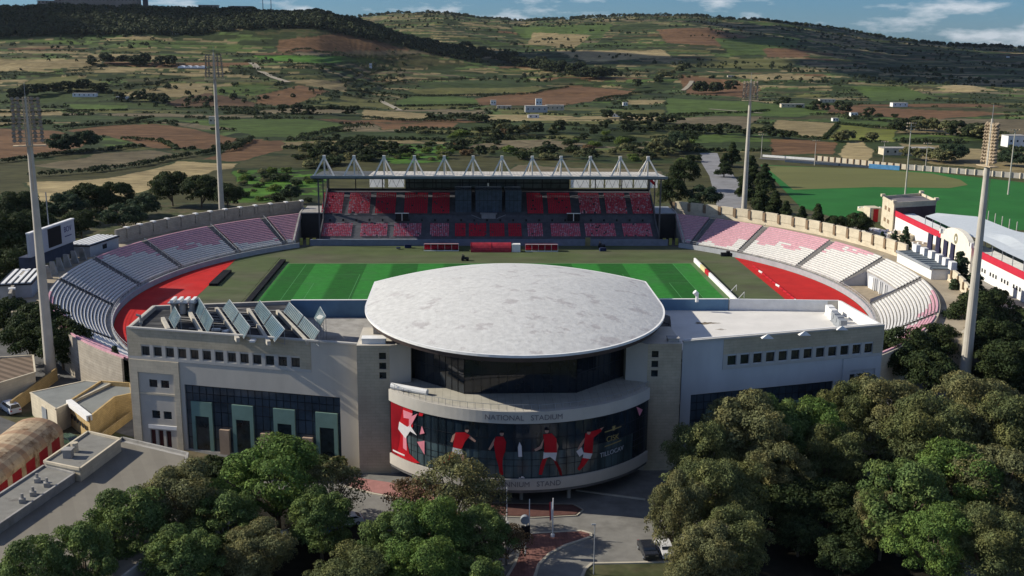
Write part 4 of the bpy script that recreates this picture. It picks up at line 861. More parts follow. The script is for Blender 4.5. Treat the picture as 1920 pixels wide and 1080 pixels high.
for p, q, l in ((765, 465, 'dark blue equipment box left of the left dugout'), (1130, 471, 'dark blue equipment box in front of the utility machine'), (747, 468, 'small black bag on the turf left of the blue box')):
    x, y = at(p, q); b = MB(); b.box((x, y, .55), (2.0 if 'bag' not in l else 1.2, 1, .9 if 'bag' not in l else .4), .2); b.box((x, y, 1.05 if 'bag' not in l else .6), (1.6 if 'bag' not in l else .6, .8, .15)); b.build('equipment_box' if 'bag' not in l else 'bag', mat('navy_box', (.02, .03, .07)), label=l, cat='box' if 'bag' not in l else 'bag')
x, y = at(1100, 458); b = MB(); b.box((x, 330, 1.4), (1.6, .3, 2.6)); b.bar((x, 329.8, .2), (x, 329.8, 2.8), .12); b.build('notice_board', mat('olive_board', (.22, .2, .1)), label='upright olive board against the front wall of the main stand', cat='board')
x, y = at(1373, 481); b = MB(); b.box((x, y, .6), (1.4, 1, 1.1)); b.box((x-2.6, y+.3, .6), (1.6, 1, 1.1)); b.box((x-1.2, y+.6, .8), (1, .8, 1.5)); b.build('equipment_boxes', dark, label='cluster of dark boxes at the tip of the right red segment', cat='boxes')
# scoreboard on the left, its kiosks
def screen(cx_pts, z0, z1): pass
A, B = (-103.4, 257.5), (-101.6, 277.0)
SB = thing('scoreboard', (-103, 268, 0), 'white scoreboard with dark screen and crest above the left terrace', 'scoreboard')
pa, pb = Vector((-104.2, 254.5)), Vector((-101.5, 276.5)); d = (pb-pa).normalized(); n = Vector((d.y, -d.x)); Ls = (pb-pa).length
def SP(s, z, k=0): q = pa+d*s+n*k; return (q.x, q.y, z)
b = MB(); b.seg(pa, pb, 11.6, 17.2, .7); b.build('board', mat('board_white', (.42, .44, .47), var=.05), SB)
b = MB(); b.quad(SP(8.6, 12.2, .38), SP(15.2, 12.2, .38), SP(15.2, 16.9, .38), SP(8.6, 16.9, .38)); b.build('screen', black, SB)
b = MB(); b.add([SP(4.4+1.5*math.cos(t), 14.4+1.6*math.sin(t), .39) for t in np.linspace(0, 2*math.pi, 21)[:-1]], [tuple(range(20))]); o = b.build('crest', mat('crest_magenta', (.28, .03, .07)), SB)
b = MB(); b.add([SP(4.4+(.95 if i % 2 else .4)*math.cos(i*math.pi/4), 14.4+(1. if i % 2 else .4)*math.sin(i*math.pi/4), .41) for i in range(8)], [tuple(range(8))]); b.build('crest_cross', MATS['board_white'], o)
text_on('BOV', 2.0, lambda x, y, e: SP(18.6+x, 14.7+y, .37+e), mat('board_navy', (.06, .05, .14)), SB); b = MB(); b.quad(SP(16.8, 13.5, .38), SP(20.4, 13.5, .38), SP(20.4, 13.75, .38), SP(16.8, 13.75, .38)); b.build('strapline', MATS['board_navy'], SB)
b = MB(); b.seg(pa, pb, 17.2, 17.5, 1.0); b.build('top_rail', white, SB)
b = MB()
for s in (1, 6, 11, 16, 21): b.bar(SP(s, 7.2, -.8), SP(s, 11.8, -.4), .5)
b.build('board_leg', dark, SB)
b = MB(); b.seg(pa+n*-1.5, pb+n*-1.5, 8.6, 11.6, 2.4); b.build('plant_box', mat('navy_grey', (.05, .06, .09)), SB)
b = MB(); b.tube(SP(7, 17, -1), SP(7, 24, -1), .14); b.tube(SP(12, 17, -1), SP(12, 25.5, -1), .14); b.build('aerial', steel, SB)
def kiosk(side, a0, a1, lab, striped=True, win=True):
    c = secpos(side, (a0+a1)/2, 108); t = thing('kiosk', (c[0], c[1], 7.2), lab, 'kiosk'); p = [Vector(secpos(side, a, r)) for a, r in ((a0, 105.4), (a1, 105.4), (a1, 112), (a0, 112))]
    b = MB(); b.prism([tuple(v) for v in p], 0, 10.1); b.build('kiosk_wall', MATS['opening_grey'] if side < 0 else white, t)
    c2 = sum((v for v in p), Vector((0, 0)))/4; b = MB(); b.prism([tuple(c2+(v-c2)*1.06) for v in p], 10.1, 10.4); rf = b.build('kiosk_roof', dark, t)
    n = 5 if striped else 6
    for i in range(n):
        f, g = (i+.1)/n, (i+.62)/n; A, B, C_, D = p[0].lerp(p[3], f), p[1].lerp(p[2], f), p[1].lerp(p[2], g), p[0].lerp(p[3], g); b = MB(); b.prism([tuple(v) for v in (A, B, C_, D)], 10.4, 10.62); b.build('roof_slat', white if striped else steel, rf)
    if win:
        m_ = p[0].lerp(p[1], .5); d_ = (p[1]-p[0]).normalized(); b = MB(); b.seg(m_-d_*1.0, m_+d_*1.0, 8.3, 9.5, .12); b.build('kiosk_window', glass, t)
kiosk(-1, 73.5, 81, 'grey kiosk with striped roof right of the scoreboard'); kiosk(-1, 97, 105, 'grey kiosk with striped roof left of the scoreboard behind the tall mast')
b = MB(); arcs = []
t = thing('terrace_buttress', (-100, 260, 7), 'row of pale buttresses under the scoreboard', 'buttresses')
for i in range(6):
    a = 82.5+i*2.4; p = secpos(-1, a, 104.8); q = secpos(-1, a, 106.6); b = MB(); b.add([(*p, 7.2), (*q, 7.2), (*q, 10.4), (*secpos(-1, a, 105.6), 10.4), (*secpos(-1, a+.35, 104.8), 7.2), (*secpos(-1, a+.35, 106.6), 7.2), (*secpos(-1, a+.35, 106.6), 10.4), (*secpos(-1, a+.35, 105.6), 10.4)], [(0, 1, 2, 3), (7, 6, 5, 4), (0, 3, 7, 4), (0, 4, 5, 1), (3, 2, 6, 7)]); b.build('buttress', concrete, t)
# right: roofed deck with the back of the second scoreboard
DK = thing('scoreboard_deck', (*secpos(1, 89.5, 107), 7.2), 'white deck house with grey lattice roof carrying four dark panels above the sunlit terrace', 'scoreboard')
p = [Vector(secpos(1, a, r)) for a, r in ((84.2, 105.2), (95.8, 105.2), (95.8, 111), (84.2, 111))]
b = MB(); b.prism([tuple(v) for v in p], 0, 9.8); b.build('deck_wall', white, DK)
c2 = sum((v for v in p), Vector((0, 0)))/4; b = MB(); b.prism([tuple(c2+(v-c2)*1.05) for v in p], 9.8, 10.05); rf = b.build('deck_roof', mat('lattice_grey', (.13, .16, .18), var=.2), DK)
for i in range(8):
    f = (i+.2)/8; A, B = p[0].lerp(p[1], f), p[3].lerp(p[2], f); b = MB(); b.seg(A, B, 10.05, 10.3, .25); b.build('roof_beam', steel, rf)
b = MB(); b.seg(p[0]-Vector((.3, 0)), p[1]-Vector((.3, 0)), 9.7, 10.3, .35); b.build('deck_fascia', steel, DK)
for i in range(4):
    a = 87.2+i*2.35; q = Vector(secpos(1, a, 110.3)); e = Vector(secpos(1, a+1.15, 110.3)); b = MB(); b.seg(q, e, 11.2, 15.6, .35); o = b.build('dark_panel', mat('panel_navy', (.03, .03, .06)), DK); b = MB(); b.bar((q.x, q.y, 10.1), (q.x, q.y, 15.8), .4); b.build('panel_post', steel, o)
for i in range(6):
    a = 84.9+i*2.3; q = secpos(1, a, 109.6); b = MB(); b.box((q[0], q[1], 11.0), (2.2, 1.3, 1.9), -R(a)); b.build('white_tank', white, DK)
for a in (86, 89.8, 93.5): q = secpos(1, a, 105.05); b = MB(); b.box((q[0], q[1], 8.6), (.25, .5, 2.4)); b.build('dark_opening', dark, DK)
# ================================================================ floodlight masts
def bracket(a, x, y, z, rz, parent_mb):
    pass
def lampmesh():
    b = MB(); n = 10
    for i in range(n):
        a, c = 2*math.pi*i/n, 2*math.pi*(i+1)/n; f = lambda t, r, y: (r*math.cos(t), y, r*math.sin(t))
        b.quad(f(a, .36, -.4), f(c, .36, -.4), f(c, .18, .35), f(a, .18, .35)); b.add([f(a, .18, .35), f(c, .18, .35), (0, .42, 0)], [(0, 1, 2)]); b.add([f(a, .33, -.36), f(c, .33, -.36), (0, -.3, 0)], [(2, 1, 0)], 1)
    return b
lampm = [mat('lamp_housing', (.33, .26, .18), rough=.4, var=.1), mat('lamp_glass', (.30, .25, .19), rough=.1, var=.1)]
LM = None
def floodmast(base, top, zh0, zh1, lab, face, r0=1.05, r1=.5, wide=2.6, rows=12):
    global LM
    (x, y), (xt, ztop) = base, top; t = thing('floodlight_mast', (x, y, 0), lab, 'floodlight mast', 'tall floodlight masts round the stadium')
    b = MB(); b.tube((x, y, 0), (x, y, zh0), r0, r1, n=16); b.tube((x, y, zh0), (x, y, ztop), r1*.55, r1*.4, n=8); b.build('pole', polem, t, smooth=False)
    b = MB(); b.tube((x, y, 0), (x, y, .5), r0*1.5, n=16); b.build('footing', concrete, t)
    ca, sa = math.cos(face), math.sin(face); b = MB()
    b.box((x, y, zh0+.1), (wide*2.1, 1.8, .15), face); n = 8
    for k in (-1, 1): b.bar((x+ca*k*wide*1.02, y+sa*k*wide*1.02, zh0+.1), (x+ca*k*wide*1.02, y+sa*k*wide*1.02, zh0+1.2), .06)
    b.bar((x-ca*wide, y-sa*wide, zh0+1.2), (x+ca*wide, y+sa*wide, zh0+1.2), .06)
    for i in range(rows):
        z = zh0+.9+(zh1-zh0-1.0)*i/(rows-1); wd = wide*(1-.12*i/rows); b.bar((x-ca*wd, y-sa*wd, z), (x+ca*wd, y+sa*wd, z), .26)
    for k in (-.45, .45): b.bar((x+ca*k, y+sa*k, zh0), (x+ca*k, y+sa*k, zh1+.3), .3)
    b.bar((x-sa*-.9, y+ca*-.9, zh0-8), (x-sa*-.9, y+ca*-.9, zh0), .12)
    fr = b.build('lamp_frame', mat('frame_tan', (.50, .40, .27), var=.15), t)
    for i in range(rows):
        z = zh0+.9+(zh1-zh0-1.0)*i/(rows-1); wd = wide*(1-.12*i/rows)
        for k in (-.92, -.55, .42, .85):
            p = (x+ca*wd*k-(-sa)*.0, y+sa*wd*k, z)
            if LM is None: LM = lampmesh().build('lamp', lampm); LM.parent = fr; LM.location = Vector(p)-wloc(fr); LM.rotation_euler = (R(-25), 0, face)
            else:
                c = bpy.data.objects.new('lamp', LM.data); COL.objects.link(c); c.parent = fr; c.location = Vector(p)-wloc(fr); c.rotation_euler = (R(-25)+random.uniform(-.15, .15), 0, face+random.uniform(-.3, .3))
    b = MB(); b.tube((x, y, ztop), (x, y, ztop+2.5), .05); b.build('lightning_rod', steel, t)
floodmast((-78.7, 196.9), (0, 52.3), 43.6, 52.0, 'tall pale floodlight mast rising from the low yellow buildings at left', R(20))
floodmast((94.2, 192.6), (0, 49.6), 41.0, 48.6, 'tall sunlit floodlight mast among the dark trees right of the building', R(100), wide=1.9)
floodmast((-88.5, 385), (0, 57.5), 48.4, 56.6, 'tall floodlight mast beyond the shaded terrace, before the brown fields', R(15), wide=3.2, rows=11)
floodmast((99.3, 383), (0, 49.6), 42.2, 48.8, 'tall floodlight mast behind the sunlit cream wall beside the back road', R(-15), wide=2.8, rows=10)
def smallmast(x, y, h, lab, n=3, r=.35):
    t = thing('floodlight_pole', (x, y, 0), lab, 'floodlight pole', 'floodlight poles of the training ground'); b = MB(); b.tube((x, y, 0), (x, y, h), r, r*.5, n=10); b.build('pole', polem, t)
    b = MB()
    for i in range(n): b.bar((x-2, y, h-.3-i*1.3), (x+2, y, h-.3-i*1.3), .14)
    fr = b.build('lamp_frame', steel, t)
    for i in range(n):
        for k in (-1.7, -.6, .6, 1.7): c = bpy.data.objects.new('lamp', LM.data); COL.objects.link(c); c.parent = fr; c.location = Vector((x+k, y, h-.3-i*1.3))-wloc(fr); c.rotation_euler = (R(-25), 0, random.uniform(-1, 1))
smallmast(179.3, 434.5, 31, 'floodlight pole behind the tower house at the near edge of the training pitch'); smallmast(228.7, 446.6, 27.5, 'floodlight pole standing on the bright turf at the right edge of the picture', 1)
for p, l in (((1527, 310), 'thin floodlight pole left of the blue barrier beyond the training pitch'), ((1655, 312), 'thin floodlight pole in front of the blue barrier'), ((1735, 316), 'thin floodlight pole by the pale far wall right of the blue barrier'), ((1427, 296), 'thin lattice pole beside the back left corner of the training pitch')):
    x, y = at(*p); smallmast(x, y, 13, l, 1, .22)
# ================================================================ low buildings at left
yel = mat('honey_stone', (.50, .36, .17), brick=(1.0, .3, .85, 1), var=.15); roofg = mat('felt_roof', (.20, .21, .20), var=.12, scale=.4)
def house(name, poly, h, wall, roof, lab, cat, par=.5, group=None, z=0):
    c = np.mean(poly, 0); t = thing(name, (c[0], c[1], z), lab, cat, group); b = MB(); b.prism(poly, z, z+h); b.build('wall', wall, t); n = len(poly)
    b = MB(); b.prism([tuple(np.array(c)+(np.array(p)-c)*.97) for p in poly], z+h+.004, z+h+.06); b.build('roof', roof, t)
    b = MB()
    for i in range(n): b.seg(poly[i], poly[(i+1) % n], z+h, z+h+par, .3)
    b.build('parapet', wall, t); return t
def q(*P, z=0): return [at(x, y, z) for x, y in P]
t = house('ticket_office', q((57, 737), (160, 715), (207, 720), (105, 768), z=4), 4, cream, roofg, 'low flat roofed cream building at the foot of the left mast', 'building', .15)
b = MB(); pa = at(57, 737, 4); pb = at(105, 768, 4); d = Vector(pb)-Vector(pa); n_ = Vector((d.y, -d.x)).normalized()
b.seg(Vector(pa)+d*.45+n_*.1, Vector(pa)+d*.62+n_*.1, .2, 3, .1); b.build('door', steel, t)
t = house('yard_building', q((130, 760), (190, 722), (245, 726), (248, 745), (215, 752), (168, 790), z=3.6), 3.6, yel, roofg, 'low yellow building with angled front between the flat roofed office and the stadium', 'building', .8)
pa, pb = Vector(at(130, 760, 3.6)), Vector(at(168, 790, 3.6)); b = MB(); b.seg(pa, pb, 3.7, 4.6, .9); b.build('sign_board', white, t)
b = MB(); d = (pb-pa); n_ = Vector((d.y, -d.x)).normalized()
for i in range(6): b.seg(pa+d*(.12+i*.14)+n_*.2, pa+d*(.18+i*.14)+n_*.2, 1.8, 2.5, .1)
b.build('window_row', dark, t)
for k, (a, c, lab) in enumerate((((105, 690), (20, 752), 'long honey stone garden wall running from the left mast'), ((208, 700), (250, 722), 'short honey stone wall behind the yellow building'), ((245, 760), (190, 800), 'low honey stone wall in front of the yellow building'), ((60, 795), (130, 835), 'low roadside wall behind the parked van'))):
    p, q_ = at(*a, 2.4), at(*c, 2.4); b = MB(); b.seg(p, q_, 0, 2.4 if k < 2 else 1.3, .35); o = b.build('stone_wall', yel, label=lab, cat='wall')
t = house('shed', q((-40, 690), (0, 672), (62, 668), (66, 700), (0, 720), (-50, 735), z=4), 4, cream, mat('brown_deck', (.20, .15, .11), wave=(.6, .8, 1.6, .6), var=.1), 'shed with striped brown roof at the left edge', 'shed', .3)
# barrel tent
S0, S1 = Vector(at(122, 850, 0)), Vector(at(25, 934, 0)); d = (S1-S0).normalized(); Ln = 30; n_ = Vector((d.y, -d.x)); n_ = n_ if n_.x < 0 else -n_; A = S0
t = thing('barrel_tent', (A.x+d.x*Ln/2, A.y+d.y*Ln/2, 0), 'long barrel roofed tent with red and white striped wall beside the flat roofs', 'tent')
Wd = 8.0; n = 22; gm = mat('tent_cream', (.42, .33, .22), var=.2, scale=.7, col2=(.16, .09, .05), c2lo=.5, c2hi=.66, c2scale=.45); rdm = mat('tent_red', (.26, .012, .02), var=.15, rough=.5)
prof = [(-Wd/2*math.cos(math.pi*i/12), 3.3+2.5*math.sin(math.pi*i/12)) for i in range(13)]
o0 = A+n_*(Wd/2)
for k in range(n):
    s0, s1 = Ln*k/n, Ln*(k+1)/n; b = MB(); b.mi = 0
    for i in range(12):
        (u0, z0), (u1, z1) = prof[i], prof[i+1]; P_ = [o0+d*s0+n_*u0, o0+d*s1+n_*u0, o0+d*s1+n_*u1, o0+d*s0+n_*u1]; b.quad((*P_[0], z0), (*P_[1], z0), (*P_[2], z1), (*P_[3], z1))
    b.build('roof_strip', gm if k % 4 else mat('tent_tan', (.33, .22, .14), var=.2, scale=.7), t); b = MB()
    for u in (-Wd/2, Wd/2): P_ = [o0+d*s0+n_*u, o0+d*s1+n_*u]; b.quad((*P_[0], 0), (*P_[1], 0), (*P_[1], 3.32), (*P_[0], 3.32))
    b.build('wall_stripe', gm if k % 3 == 0 else rdm, t)
b = MB(); 
for s in (0, Ln): b.add([(*(o0+d*s+n_*u), z) for u, z in prof]+[(*(o0+d*s+n_*Wd/2), 0), (*(o0+d*s-n_*Wd/2), 0)], [tuple(range(15))])
b.build('end_panel', rdm, t)
# big flat roofs in the foreground
z = 4.9
F1 = q((232, 825), (350, 853), (470, 1200), (-420, 1260), z=z)
F1 = [at(230, 824, z), at(352, 853, z), at(330, 1010, z), (-44, 92), (-70, 92), at(-60, 985, z)]
t = house('flat_roof_building', F1, z, concrete, mat('grey_beige_roof', (.20, .185, .155), var=.08, scale=.3, wave=(.9, .4, 3.2, .93)), 'wide flat roofed building with pale grey roof below the left wing', 'building', .4)
for p in ((140, 880), (105, 908)):
    pass
F2 = [at(165, 812, 6.6), at(226, 826, 6.6), at(150, 882, 6.6), at(83, 868, 6.6)]
t = house('roof_annex', F2, 6.6, cream, mat('pale_roof', (.21, .205, .185), var=.15, scale=.5, col2=(.12, .11, .1), c2lo=.6, c2hi=.7, c2scale=.3), 'small raised flat roof block at the corner of the wide grey roof', 'building', .35)
x, y = at(128, 850, 7.2); b = MB(); b.box((x, y, 7.1), (1.1, 1.1, 1.2)); b.box((x, y, 7.8), (1.4, 1.4, .2)); b.build('chimney', concrete, t); x, y = at(140, 840, 7.2); b = MB(); b.tube((x, y, 6.6), (x, y, 8.0), .5, n=10); b.build('water_drum', cream, t)
F3 = [at(83, 875, 6.0), at(140, 890, 6.0), at(-30, 1005, 6.0), at(-60, 968, 6.0)]
t = house('roof_annex', F3, 6.0, concrete, MATS['pale_roof'], 'long low flat roof strip between the striped tent and the wide grey roof', 'building', .3)
for u, v in ((42, 938), (62, 925), (88, 908), (70, 900)): x, y = at(u, v, 6.3); b = MB(); b.box((x, y, 6.3), (.8, .8, .6), .4); b.tube((x, y, 6.5), (x, y, 7.2), .2); b.build('roof_vent', concrete, t)
# ================================================================ vehicles
def car(x, y, rz, col, lab, van=False, s=1.0, z=.08, name=None):
    nm = name or ('parked_van' if van else 'parked_car'); t = thing(nm, (x, y, z), lab, 'van' if van else 'car', None)
    L_, W_ = (5.0, 1.9) if van else (4.3, 1.75)
    prof = [(-.5, .35), (-.5, .95), (-.47, 1.05), (-.3, 1.1), (-.12, 1.42), (.25, 1.45), (.42, 1.08), (.49, .95), (.5, .6), (.5, .35)] if not van else [(-.5, .35), (-.5, .95), (-.46, 1.1), (-.34, 1.2), (-.22, 1.85), (.46, 1.9), (.495, 1.2), (.5, .9), (.5, .5), (.5, .35)]
    co, si = math.cos(rz), math.sin(rz); T_ = lambda u, v, w_: (x+u*co-v*si, y+u*si+v*co, z+w_); n = len(prof); b = MB()
    sec = [(-1, 0), (-.97, 0), (.97, 0), (1, 0)]
    hw = lambda h: W_/2*(1 if h < 1.1 else 1-.22*(h-1.1)/.6)
    v = [T_(u*L_, -hw(h), h) for u, h in prof]+[T_(u*L_, hw(h), h) for u, h in prof]
    b.add(v, [(i, n+i, n+(i+1) % n, (i+1) % n) for i in range(n)]+[tuple(range(n)), tuple(range(2*n-1, n-1, -1))])
    body = b.build('body', mat('paint_'+'_'.join(str(int(c*100)) for c in col), col, rough=.25, var=.04, spec=.6), t)
    b = MB(); top = [p for p in prof if p[1] > 1.05]; a = .02
    lo, hi = (1.12, 1.38) if not van else (1.25, 1.72); us = (-.24, .36) if not van else (-.27, .44); ut = (-.12, .26) if not van else (-.2, .44)
    for s_ in (-1, 1): b.add([T_(us[0]*L_, s_*(hw(lo)+a), lo), T_(us[1]*L_, s_*(hw(lo)+a), lo), T_(ut[1]*L_, s_*(hw(hi)+a), hi), T_(ut[0]*L_, s_*(hw(hi)+a), hi)], [(0, 1, 2, 3)])
    i0 = 3; p, r = prof[3], prof[4]; b.add([T_(p[0]*L_-.02, -hw(p[1])+.12, p[1]+.05), T_(p[0]*L_-.02, hw(p[1])-.12, p[1]+.05), T_(r[0]*L_-.03, hw(r[1])-.1, r[1]-.04), T_(r[0]*L_-.03, -hw(r[1])+.1, r[1]-.04)], [(0, 1, 2, 3)])
    p, r = prof[5], prof[6]; b.add([T_(p[0]*L_+.03, -hw(p[1])+.1, p[1]-.04), T_(p[0]*L_+.03, hw(p[1])-.1, p[1]-.04), T_(r[0]*L_+.03, hw(r[1])-.12, r[1]+.05), T_(r[0]*L_+.03, -hw(r[1])+.12, r[1]+.05)], [(0, 1, 2, 3)])
    b.build('windows', glass, t)
    for u in (-.31, .31):
        for s_ in (-1, 1): b = MB(); b.tube(T_(u*L_, s_*(W_/2-.18), .33), T_(u*L_, s_*(W_/2+.02), .33), .33, n=12); wv = b.build('wheel', black, t); b = MB(); b.tube(T_(u*L_, s_*(W_/2+.02), .33), T_(u*L_, s_*(W_/2+.035), .33), .18, n=10); b.build('rim', steel, wv)
    for s_ in (-1, 1): b = MB(); b.box(T_(-.502*L_, s_*W_*.36, .8), (.06, .35, .16), rz); b.build('headlight', MATS['lamp_glass'], t); b = MB(); b.box(T_(.502*L_, s_*W_*.38, .85), (.06, .28, .2), rz); b.build('tail_light', red, t)
x, y = at(20, 772); car(x, y, R(-48), (.55, .57, .6), 'silver white van parked behind the low roadside wall at the left edge', True, z=.05)
x, y = at(2, 752); car(x-.5, y+1, R(-48), (.45, .47, .5), 'pale car half out of the picture behind the silver van', z=.05)
x, y = at(128, 832); car(x, y, R(-40), (.05, .09, .06), 'dark green car parked beside the barrel tent', z=.05)
x, y = at(1214, 1040); car(x, y, R(95), (.02, .022, .028), 'black car parked under the big tree by the forecourt road', z=.08)
x, y = at(1247, 1038); car(x, y, R(95), (.62, .62, .62), 'white car parked beside the black car', z=.08)
for u, v, c, l in ((560, 1010, (.5, .52, .55), 'silver car glimpsed under the left trees'), (610, 1000, (.10, .2, .45), 'blue car glimpsed under the left trees'), (420, 1000, (.55, .53, .5), 'cream car under the trees below the grey roof'), (650, 985, (.6, .6, .6), 'white car between the left trees and the pink paving')):
    x, y = at(u, v); car(x, y, R(20), c, l, z=.08)
for i, (u, v, c) in enumerate(((1600, 880, (.4, .42, .45)), (1690, 868, (.35, .37, .4)), (1640, 893, (.15, .16, .18)))): x, y = at(u, v); car(x, y, R(15), c, ['silver car in deep shade behind the right trees', 'grey blue car in deep shade nearest the right corner of the building', 'dark car in deep shade behind the right trees'][i], z=.08)
# ================================================================ forecourt
kerbm = mat('kerb_stone', (.45, .41, .33), var=.12)
def kerbline(name, pts, lab=None, w_=.35, z0=.05, z1=.2):
    b = MB()
    for i in range(len(pts)-1):
        b.seg(pts[i], pts[i+1], z0, z1, w_)
    return b.build(name, kerbm, kind='structure')
isl = [at(x, y) for x, y in [(985, 1003), (1050, 999), (1090, 997), (1108, 1002), (1108, 1008), (1090, 1014), (1060, 1024), (1030, 1040), (1010, 1060), (1002, 1085), (960, 1120), (950, 1085), (965, 1060), (975, 1030)]]
b = MB(); b.prism(isl, .05, .17); b.build('flag_island', paving, kind='structure'); kerbline('island_kerb', isl+[isl[0]])
pv = [at(x, y) for x, y in [(655, 895), (790, 915), (830, 945), (760, 935), (700, 925), (655, 915)]]; b = MB(); b.prism(pv, .05, .16); b.build('red_pavement', mat('pink_paving', (.34, .17, .155), var=.15, scale=1), kind='structure'); kerbline('pavement_kerb', [at(x, y) for x, y in [(645, 913), (700, 927), (760, 938), (835, 950)]])
pv = [at(x, y) for x, y in [(880, 945), (1075, 948), (1092, 958), (1080, 968), (1000, 972), (900, 968)]]; b = MB(); b.prism(pv, .05, .2); b.build('entrance_island', paving, kind='structure'); kerbline('entrance_kerb', pv+[pv[0]])
kerbline('road_kerb', [at(x, y) for x, y in [(1085, 1095), (1098, 1068), (1110, 1058), (1180, 1057), (1290, 1054)]])
sheet('verge', [at(x, y) for x, y in [(1090, 1100), (1100, 1070), (1112, 1060), (1290, 1056), (1420, 1060), (1420, 1120)]], .07, olive)
kerbline('far_kerb', [at(x, y) for x, y in [(1080, 920), (1150, 930), (1210, 938)]])
for k, (u, v, hh, lab) in enumerate([(1036, 1008, 5.5, 'flagpole with white and red flag on the paved island'), (992, 1010, 5.5, 'flagpole on the paved island left of the flag, close to the road sign'), (950, 985, 5.5, 'flagpole nearest the bow of the building')]):
    x, y = at(u, v); t = thing('flagpole', (x, y, .17), lab, 'flagpole', 'flagpoles on the forecourt'); b = MB(); b.tube((x, y, .17), (x, y, hh), .09, .06); b.build('pole', white, t); b = MB(); b.tube((x, y, .17), (x, y, .5), .28); b.build('base', white, t)
    if k == 0:
        b = MB(); 
        for j, (m_) in enumerate((0, 1)): b.add([(x-.08-.22*j, y-.05, hh-.4), (x-.30-.22*j, y-.1, hh-.55), (x-.25-.15*j, y-.12, hh-3.2), (x-.06-.15*j, y-.03, hh-2.9)], [(0, 1, 2, 3)], m_)
        b.build('flag', [white, red], t)
x, y = at(985, 1042); t = thing('street_sign', (x, y, .17), 'upright dark sign panel with round lamp on top beside the left flagpole', 'sign'); b = MB(); b.tube((x, y, .1), (x, y, 5.0), .1); b.build('post', white, t); b = MB(); b.box((x, y, 3.2), (1.1, .3, 1.7)); b.build('sign_panel', black, t); b = MB(); b.tube((x-.1, y-.3, 4.9), (x-.1, y+.3, 4.9), .55, n=14); b.build('round_lamp', steel, t)
x, y = at(1113, 1078); t = thing('street_lamp', (x, y, .07), 'tall thin lamp post on the verge right of the paved island', 'lamp post'); b = MB(); b.tube((x, y, 0), (x, y, 6.6), .08, .05); b.build('post', steel, t); b = MB(); b.box((x-.15, y, 6.6), (.5, .2, .12)); b.build('lamp_head', steel, t)
# ================================================================ training ground at right
W0, W1 = Vector(at(1675, 400, 6.2)), Vector(at(1925, 522, 6.2)); d = (W1-W0).normalized(); W1 = W0+d*((W1-W0).length+70); n_ = Vector((d.y, -d.x)); n_ = n_ if n_.x < 0 else -n_
TG = thing('training_building', (*((W0+W1)/2), 0), 'long low white training building with red band and rounded gable beside the dark trees', 'building')
b = MB(); b.seg(W0-n_*3.5, W1-n_*3.5, 0, 6.2, 7); b.build('wall', white, TG); b = MB(); b.seg(W0+n_*.05, W1+n_*.05, 5.6, 7.5, .25); b.build('red_band', mat('band_red', (.50, .03, .055), var=.08, rough=.5), TG)
Lw = (W1-W0).length
for i in range(46):
    s_ = 52+i*1.8
    if s_ < Lw-1 and (i % 4 != 3): b = MB(); p, e = W0+d*s_, W0+d*(s_+.8); b.seg(p+n_*.02, e+n_*.02, 2.2, 3.2, .12); b.build('small_window', dark, TG)
GS, GE = Vector(at(1788, 470, 2.5)), Vector(at(1848, 500, 2.5)); gs = (GS-W0).dot(d); ge = gs+(GE-GS).length*1.0
b = MB(); p0, p1 = W0+d*gs, W0+d*ge; gl_ = ge-gs; 
prof = [(0, 0), (gl_, 0), (gl_, 7.8)]+[(gl_/2+gl_*.42*math.cos(t), 7.8+3.2*math.sin(t)) for t in np.linspace(0, math.pi, 13)]+[(0, 7.8)]
b.add([(*(p0+d*s_+n_*1.2), z_) for s_, z_ in prof]+[(*(p0+d*s_-n_*.3), z_) for s_, z_ in prof], [tuple(range(len(prof))), tuple(range(2*len(prof)-1, len(prof)-1, -1))]+[(i, (i+1) % len(prof), len(prof)+(i+1) % len(prof), len(prof)+i) for i in range(len(prof))]); gb = b.build('gable', mat('gable_cream', (.72, .68, .58), var=.06), TG)
b = MB(); b.add([(*(p0+d*(gl_/2+1.4*math.cos(t))+n_*1.23), 8.2+1.5*math.sin(t)) for t in np.linspace(0, 6.283, 20)[:-1]], [tuple(range(19))]); cr_ = b.build('crest', mat('crest_olive', (.22, .20, .12)), gb)
b = MB(); b.add([(*(p0+d*(gl_/2+(1.0 if i % 2 else .35)*math.cos(i*math.pi/4))+n_*1.26), 8.2+(1.1 if i % 2 else .35)*math.sin(i*math.pi/4)) for i in range(8)], [tuple(range(8))]); b.build('crest_star', white, cr_)
b = MB()
for i in range(9): s_ = gs+1+i*(gl_-2)/9; p, e = W0+d*s_+n_*1.25, W0+d*(s_+.7)+n_*1.25; b.seg(p, e, 2.0, 2.9, .1)
b.build('gable_windows', dark, gb); b = MB(); 
for s_ in (gs, ge): p = W0+d*s_+n_*1.2; b.box((p.x, p.y, 8.4), (.7, .7, 1.4))
b.build('finial', white, gb)
# canopy roof behind the red band, rising to a crest line away from the wall
CN = thing('canopy_roof', (155, 290, 9), 'pale grey curved canopy roof over the training pitch stand', 'canopy'); cs = at(1745, 405, 9.5); s0 = (Vector(cs)-W0).dot(d); b = MB(); NS = 26
def cz(s_, k):   # roof height along the wall and across it
    w_ = (s_-s0); base = 9.5; hump = 1.3*math.exp(-((w_-46)/9)**2); return base+k*1.0+hump*(1 if k > .3 else .3)
for i in range(NS):
    for j in range(4):
        u0, u1 = s0+i*3.2, s0+(i+1)*3.2; k0, k1 = j/4, (j+1)/4
        off = lambda u, k: (W0+d*u-n_*(1.5+k*14*(min(1, .25+(u-s0)/9) if True else 1)))
        b.add([(*off(u0, k0), cz(u0, k0)), (*off(u1, k0), cz(u1, k0)), (*off(u1, k1), cz(u1, k1)), (*off(u0, k1), cz(u0, k1))], [(0, 1, 2, 3)])
